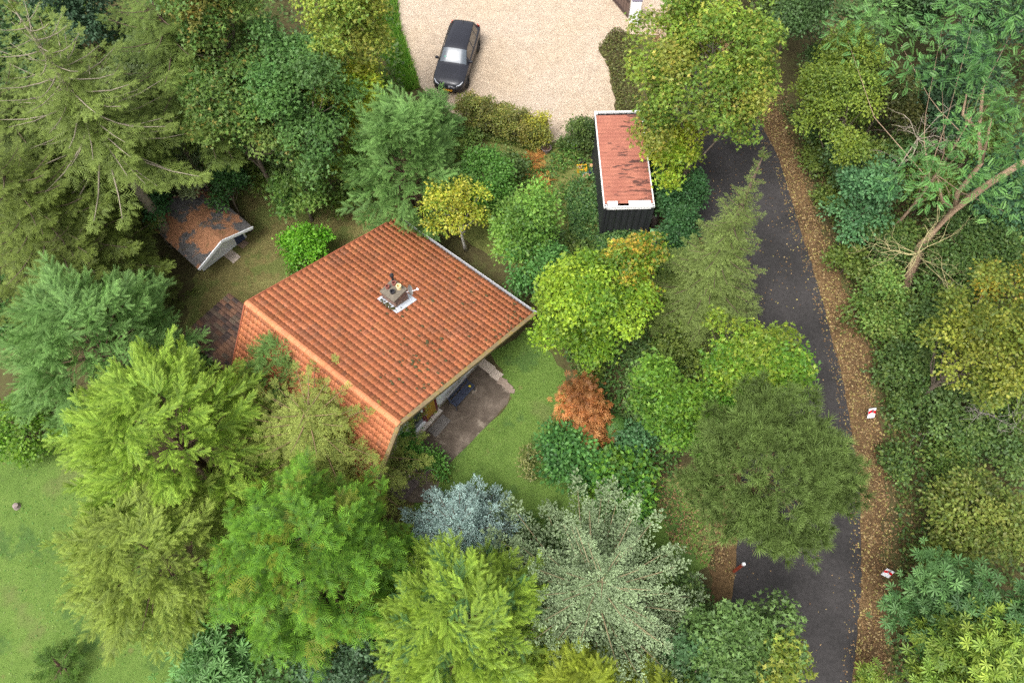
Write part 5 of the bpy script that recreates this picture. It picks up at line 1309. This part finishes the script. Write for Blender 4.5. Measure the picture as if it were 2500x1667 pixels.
broadleaf("laurel_tree", "dark bluish shrub between the arborvitae and the broad golden cypress", "shrub", 840, 1630, 85, 2.2, 1.6, fol((88, 114, 84), (74, 100, 72), (102, 126, 94)), T_LEAF, .15, 20)
broadleaf("laurel_tree", "mid-green shrub peeping out right of the glossy laurel", "shrub", 690, 1650, 60, 1.8, 1.4, fol((92, 124, 66), (80, 110, 60)), T_LEAF, .16, 14)
plume_tree("juniper_bush", "round dark green juniper bush alone on the left lawn", "bush", 140, 1625, .7, 62, .75, *fol((66, 92, 34), (104, 132, 52)), 130, .5, .0, sub=sub_feather(4, .7, .5), zfloor=.1)
broadleaf("laurel_bush", "bright leafy bush at the lawn's upper left corner", "bush", 45, 1055, 78, 1.3, 1.2, fol((106, 140, 46), (88, 124, 42), (126, 152, 54)), T_LEAF, .16, 22, cov=1.6)
broadleaf("laurel_bush", "bush behind the blue-green cypress at the left edge", "bush", 20, 760, 75, 2.5, 2.0, fol((84, 122, 60), (72, 108, 54)), T_LEAF, .16, 18)
# ------------------------------------------------------------------ understorey
US = [fol((98, 122, 58), (84, 110, 52), (112, 132, 66), (126, 134, 66)), fol((112, 126, 56), (96, 114, 52), (128, 138, 64), (88, 108, 50)), fol((92, 116, 66), (80, 104, 58), (106, 128, 74), (116, 132, 70))]
def bushes(grp, sfx, ls, lst):
    for u, v, r, z, ph in lst:
        broadleaf("understorey_bush", ph + sfx, "bush", u, v, r, z, z * .9, US[int(u + v) % 3], T_LEAF, ls, 14, cov=1.2, rc=(.28, .46), low=-.5, group=grp)
bushes("understorey bushes right of the lane", " in the wood right of the lane", .17, (
    (1985, 330, 46, 1.0, "bush at the elm's foot on the leafy verge"), (2010, 400, 46, 1.0, "bush between the elm and the verge's mid-green bush"), (2035, 480, 45, 1.0, "small bush at the leafy verge under the elm"), (2070, 640, 48, 1.0, "small bush at the verge below the blue-green bush"), (2120, 760, 46, .9, "low bush between the verge and the curling-twig ivy"), (2200, 770, 60, 1.2, "bush under the tips of the lichened branches"), (2280, 800, 62, 1.4, "bush left of the olive-yellow hornbeam"), (2180, 900, 46, .9, "bush just above the first chevron sign"), (2300, 960, 62, 1.3, "bush between the ivy mound and the hornbeam"), (2400, 1010, 62, 1.3, "bush wrapped by the dead grey twigs"), (2300, 1120, 52, 1.0, "bush above the round-leaved hazel thicket"), (2480, 980, 60, 1.6, "bush under the hornbeam's lower boughs"), (2190, 585, 50, 1.2, "bush between the blue-green bush and the leaning trunk"), (2360, 650, 56, 1.4, "bush right below the leaning robinia trunk"), (2190, 380, 62, 1.8, "bush left of the robinia's lower boughs"), (2100, 400, 60, 1.6, "bush between the elm and the blue-green bush"), (2260, 300, 62, 2.2, "bush behind the bare forked branches"), (2060, 170, 62, 2.4, "bush behind the yellow-green elm"), (2400, 720, 62, 1.5, "bush behind the golden-brown hornbeam"), (2500, 590, 70, 2.0, "bush past the upper end of the leaning trunk"), (2270, 470, 70, 1.8, "bush shaded by the robinia's lowest boughs"), (2380, 350, 80, 2.4, "bush deep under the robinia crown")))
bushes("understorey bushes behind the shed", " in the left wood", .18, (
    (300, 470, 60, 1.6, "bush beside the shed's left rear corner"), (420, 420, 60, 1.6, "bush right behind the shed's roof"), (500, 380, 62, 1.8, "bush between the two willows and the sycamores"), (640, 420, 56, 1.4, "bush at the dry grass edge under the olive sycamore"), (560, 420, 50, 1.3, "bush beside the shed's right eave"), (880, 470, 46, 1.0, "low bush at the foot of the tall cypress"), (820, 480, 40, .9, "smallest bush on the dry grass edge near the cypress"), (700, 400, 60, 1.8, "bush under the fresh green sycamore"), (460, 260, 80, 2.4, "bush right of the grey-green willow"), (350, 130, 90, 2.8, "bush between the topmost spruces"), (760, 180, 80, 2.6, "bush under the dark green sycamore"), (930, 330, 46, 1.6, "bush between the small yellow maple and the cypress"), (120, 330, 90, 2.2, "bush below the bare-topped spruce"), (40, 480, 80, 1.8, "bush under the dense olive spruce"), (150, 60, 90, 2.6, "bush behind the bare spruce top"), (480, 60, 90, 2.6, "bush behind the tall olive sycamore")))
bushes("low bushes around the yard", "", .15, (
    (1340, 600, 50, .9, "low bush between the bright hazel and the yard path"), (1310, 690, 52, 1.0, "low bush between the darker hazel and the yellow-green maple"), (1640, 640, 46, .9, "low bush behind the wheelie bin at the hedge end"), (1400, 610, 42, .8, "low bush near the weathered grey plank"), (1610, 740, 60, 1.4, "bush at the foot of the slender yellow-tipped spruce"), (1650, 850, 56, 1.2, "bush between the slender spruce and the road maples"), (1420, 900, 46, .9, "dark bush at the lawn edge above the orange shrub"), (1560, 890, 56, 1.2, "bush between the yellow-green maple and the green maple"), (1720, 900, 52, 1.2, "bush tucked between the two road maples"), (1560, 1010, 40, .6, "low bush beside the clipped dome"), (1690, 640, 44, 1.0, "bush between the tall hedge's end and the road"), (1100, 380, 44, .9, "low bush behind the tall cypress, near the drive hedge"), (1150, 350, 40, .7, "low bush in front of the drive hedge"), (1240, 400, 44, .7, "low bush next to the small frond heap"), (1090, 450, 46, 1.0, "bush between the tall cypress and the yellow birch")))
bushes("filler bushes of the conifer border", "", .155, (
    (960, 1330, 50, 1.2, "bush between the arborvitae and the blue spruce"), (1230, 1390, 60, 1.5, "bush between the blue spruce and the silver spruce"), (990, 1480, 60, 1.6, "bush between the arborvitae and the broad golden cypress"), (700, 1560, 70, 1.6, "bush at the arborvitae's lower foot"), (1330, 1330, 44, 1.0, "bush at the silver spruce's upper left boughs"), (1640, 1440, 60, 1.4, "bush at the silver spruce's right flank"), (1700, 1500, 60, 1.6, "bush between the silver spruce and the grey-green maple"), (560, 1040, 70, 1.4, "bush between the golden cypress and the tan spruce"), (520, 900, 56, 1.2, "dark bush under the outhouse roof's edge"), (1560, 1400, 60, 1.6, "bush under the silver spruce's right boughs")))
# ------------------------------------------------------------------ ground cover
scatter("verge_plants", [(x + 1.5, y) for x, y in road_R[3:]] + [(x + 3.4, y) for x, y in road_R[:2:-1]], 6500, .17, IVY + fol((96, 80, 50), (110, 116, 60)), zr=(.02, .25), mound=.35, clump=.75, colvar=.18)
scatter("drive_edge_weeds", PP((1135, 300), (1200, 318), (1290, 345), (1345, 352), (1375, 338), (1392, 345), (1372, 364), (1290, 368), (1190, 345)), 2600, .11, fol((112, 128, 60), (96, 116, 54), (132, 132, 70)), zr=(.01, .15), mound=.1, clump=.7)
scatter("drive_side_weeds", PP((1458, 118), (1484, 165), (1500, 240), (1515, 300), (1560, 300), (1560, 100), (1500, 70)), 3200, .12, fol((104, 104, 58), (90, 96, 50), (84, 68, 44), (122, 120, 66)), zr=(.01, .2), mound=.15, clump=.6)
scatter("lawn_clover", PP((-100, 1060), (130, 1090), (300, 1100), (420, 1300), (540, 1667), (500, 1760), (-100, 1760)), 1500, .07, fol((104, 146, 64), (92, 132, 58), (140, 156, 84)), zr=(.01, .05), clump=.95, flat=.8)
WEED = fol((88, 124, 52), (74, 108, 46), (104, 136, 60), (66, 98, 46))
scatter("weeds", PP((1130, 370), (1330, 390), (1380, 350), (1470, 420), (1475, 560), (1520, 620), (1330, 680), (1240, 620), (1180, 520), (1120, 440)), 9000, .13, WEED + fol((112, 142, 66), (126, 132, 74)), zr=(.02, .22), mound=.25, clump=.95, colvar=.2)
scatter("container_weeds", PP((1395, 455), (1455, 440), (1470, 560), (1600, 590), (1590, 640), (1400, 620), (1380, 500)), 5500, .13, fol((76, 108, 58), (64, 96, 52), (92, 120, 66), (112, 136, 76)), zr=(.05, .4), mound=.5, clump=.8, colvar=.2)
scatter("ground_ivy", PP((2090, 300), (2500, -80), (2700, 300), (2700, 1500), (2400, 1600), (2280, 1350), (2230, 1180), (2170, 1000), (2120, 800), (2075, 560)), 24000, .19, IVY + fol((92, 76, 48)), zr=(.02, .3), mound=.5, clump=.4)
scatter("woodland_floor_plants", PP((-300, -150), (950, -150), (1000, 330), (900, 430), (560, 430), (350, 560), (300, 700), (-200, 900)), 16000, .24, fol((80, 104, 52), (70, 92, 48), (96, 114, 60)), zr=(.02, .5), mound=.6, clump=.3)
scatter("shrub_border_plants", PP((1330, 690), (1500, 620), (1680, 620), (1700, 900), (1640, 1180), (1500, 1060), (1380, 880)), 9000, .15, fol((84, 116, 56), (72, 102, 52), (98, 124, 62)), zr=(.02, .4), mound=.4, clump=.5)
scatter("border_plants", PP((900, 1330), (1180, 1290), (1300, 1250), (1450, 1330), (1700, 1420), (1900, 1560), (1800, 1800), (500, 1800), (600, 1500)), 9000, .17, fol((84, 112, 54), (72, 98, 50)), zr=(.02, .4), mound=.4, clump=.4)
GR = fol((104, 148, 56), (88, 132, 50), (124, 162, 66), (138, 158, 74))
scatter("long_grass", PP((905, -60), (966, -60), (975, 60), (1000, 140), (1024, 215), (985, 230), (930, 130)), 9000, .42, GR, T_BLADE, upright=True)
scatter("lawn_grass_blades", PP((-100, 1060), (130, 1090), (300, 1100), (420, 1300), (540, 1667), (500, 1760), (-100, 1760)), 8000, .10, fol((96, 136, 50), (110, 148, 58), (84, 122, 44), (132, 146, 70)), T_BLADE, upright=True)
scatter("garden_lawn_blades", PP((1200, 860), (1300, 800), (1380, 905), (1380, 1010), (1250, 1120), (1200, 1270), (1020, 1240), (1070, 1150), (1250, 975)), 5000, .10, fol((92, 130, 48), (104, 142, 54), (80, 118, 42), (124, 138, 66)), T_BLADE, upright=True)
scatter("dry_grass_blades", PP((560, 470), (640, 440), (800, 440), (1000, 520), (900, 630), (640, 755), (460, 830), (475, 690), (620, 560)), 6000, .10, fol((140, 122, 76), (120, 108, 64), (112, 116, 58), (160, 140, 92)), T_BLADE, upright=True)
LITC = [(l_ * .85 + .15 * l_.mean()) * .9 for l_ in fol((140, 102, 66), (118, 84, 56), (158, 122, 84), (172, 142, 96), (100, 72, 50), (150, 112, 66), (170, 150, 78))]
rr_ = np.array(road_R); rl_ = np.array(road_L)
scatter("fallen_leaves", [(x + .02, y) for x, y in road_R[2:]] + [(x + 1.25, y) for x, y in road_R[:1:-1]], 9000, .10, LITC, zr=(.012, .06), flat=.7, mat=LITTER)
scatter("fallen_leaves_kerbside", [(x + 1.1, y) for x, y in road_R[2:]] + [(x + 2.2, y) for x, y in road_R[:1:-1]], 3600, .11, LITC + fol((88, 66, 44), (80, 96, 48)), zr=(.012, .1), flat=.6, mat=LITTER)
scatter("fallen_leaves_left_verge", [(x - 1.1, y) for x, y in road_L[1:8]] + [(x + .1, y) for x, y in road_L[7:0:-1]], 5000, .10, LITC, zr=(.012, .05), flat=.7, mat=LITTER)
scatter("leaves_on_road", [(x + .1, y) for x, y in road_L[2:8]] + [(x - .05, y) for x, y in road_R[7:1:-1]], 620, .085, LITC, zr=(.014, .03), flat=.85, mat=LITTER, z0=.004)
scatter("leaves_along_road_edge", [(x - .45, y) for x, y in road_R[2:]] + [(x + .1, y) for x, y in road_R[:1:-1]], 1300, .08, LITC, zr=(.014, .03), flat=.85, mat=LITTER, z0=.004)
scatter("leaves_on_lower_road", [(x + .3, y) for x, y in road_L[7:]] + [(x - .1, y) for x, y in road_R[:6:-1]], 150, .07, LITC, zr=(.014, .03), flat=.85, mat=LITTER, z0=.004)
scatter("border_leaf_litter", PP((1510, 950), (1600, 1060), (1720, 1200), (1800, 1420), (1640, 1330), (1560, 1150), (1480, 1000)), 2600, .09, LITC + fol((70, 54, 36), (80, 60, 40)), zr=(.012, .06), mat=LITTER)
FROND = fol((168, 112, 58), (150, 96, 50), (184, 132, 74), (120, 78, 44))
for k, (u, v, n_, lb) in enumerate(((1303, 395, 34, "small heap of dead brown fronds on the weedy path"), (1315, 450, 70, "larger heap of dead brown fronds in the weedy yard"))):
    q = P(u, v); e = empty("frond_heap", (q[0], q[1], 0), 0, lb, "heap"); a = rng.uniform(0, 6.28, n_)
    fr = Fr(np.stack([rng.normal(0, .22, n_), rng.normal(0, .3, n_), rng.uniform(.03, .25, n_)], 1), np.stack([np.cos(a), np.sin(a), rng.normal(.05, .2, n_)], 1), np.tile(UP, (n_, 1)) + rng.normal(0, .3, (n_, 3)), .7, pick(FROND, n_), pick(FROND, n_))
    me = leafmesh("frond", fr, T_SPRAY); obj("frond", me, LITTER, e)
e = plume_q = None
pq = leafmesh("plant", Fr(np.zeros((40, 3)) + np.array([0, 0, .25]), np.concatenate([rng.normal(0, 1, (40, 2)), np.ones((40, 1)) * .8], 1), rng.normal(0, 1, (40, 3)), .24, pick(fol((150, 190, 50), (128, 172, 44)), 40), pick(fol((150, 190, 50)), 40)), T_LEAF); obj("plant", pq, LEAF, pg)
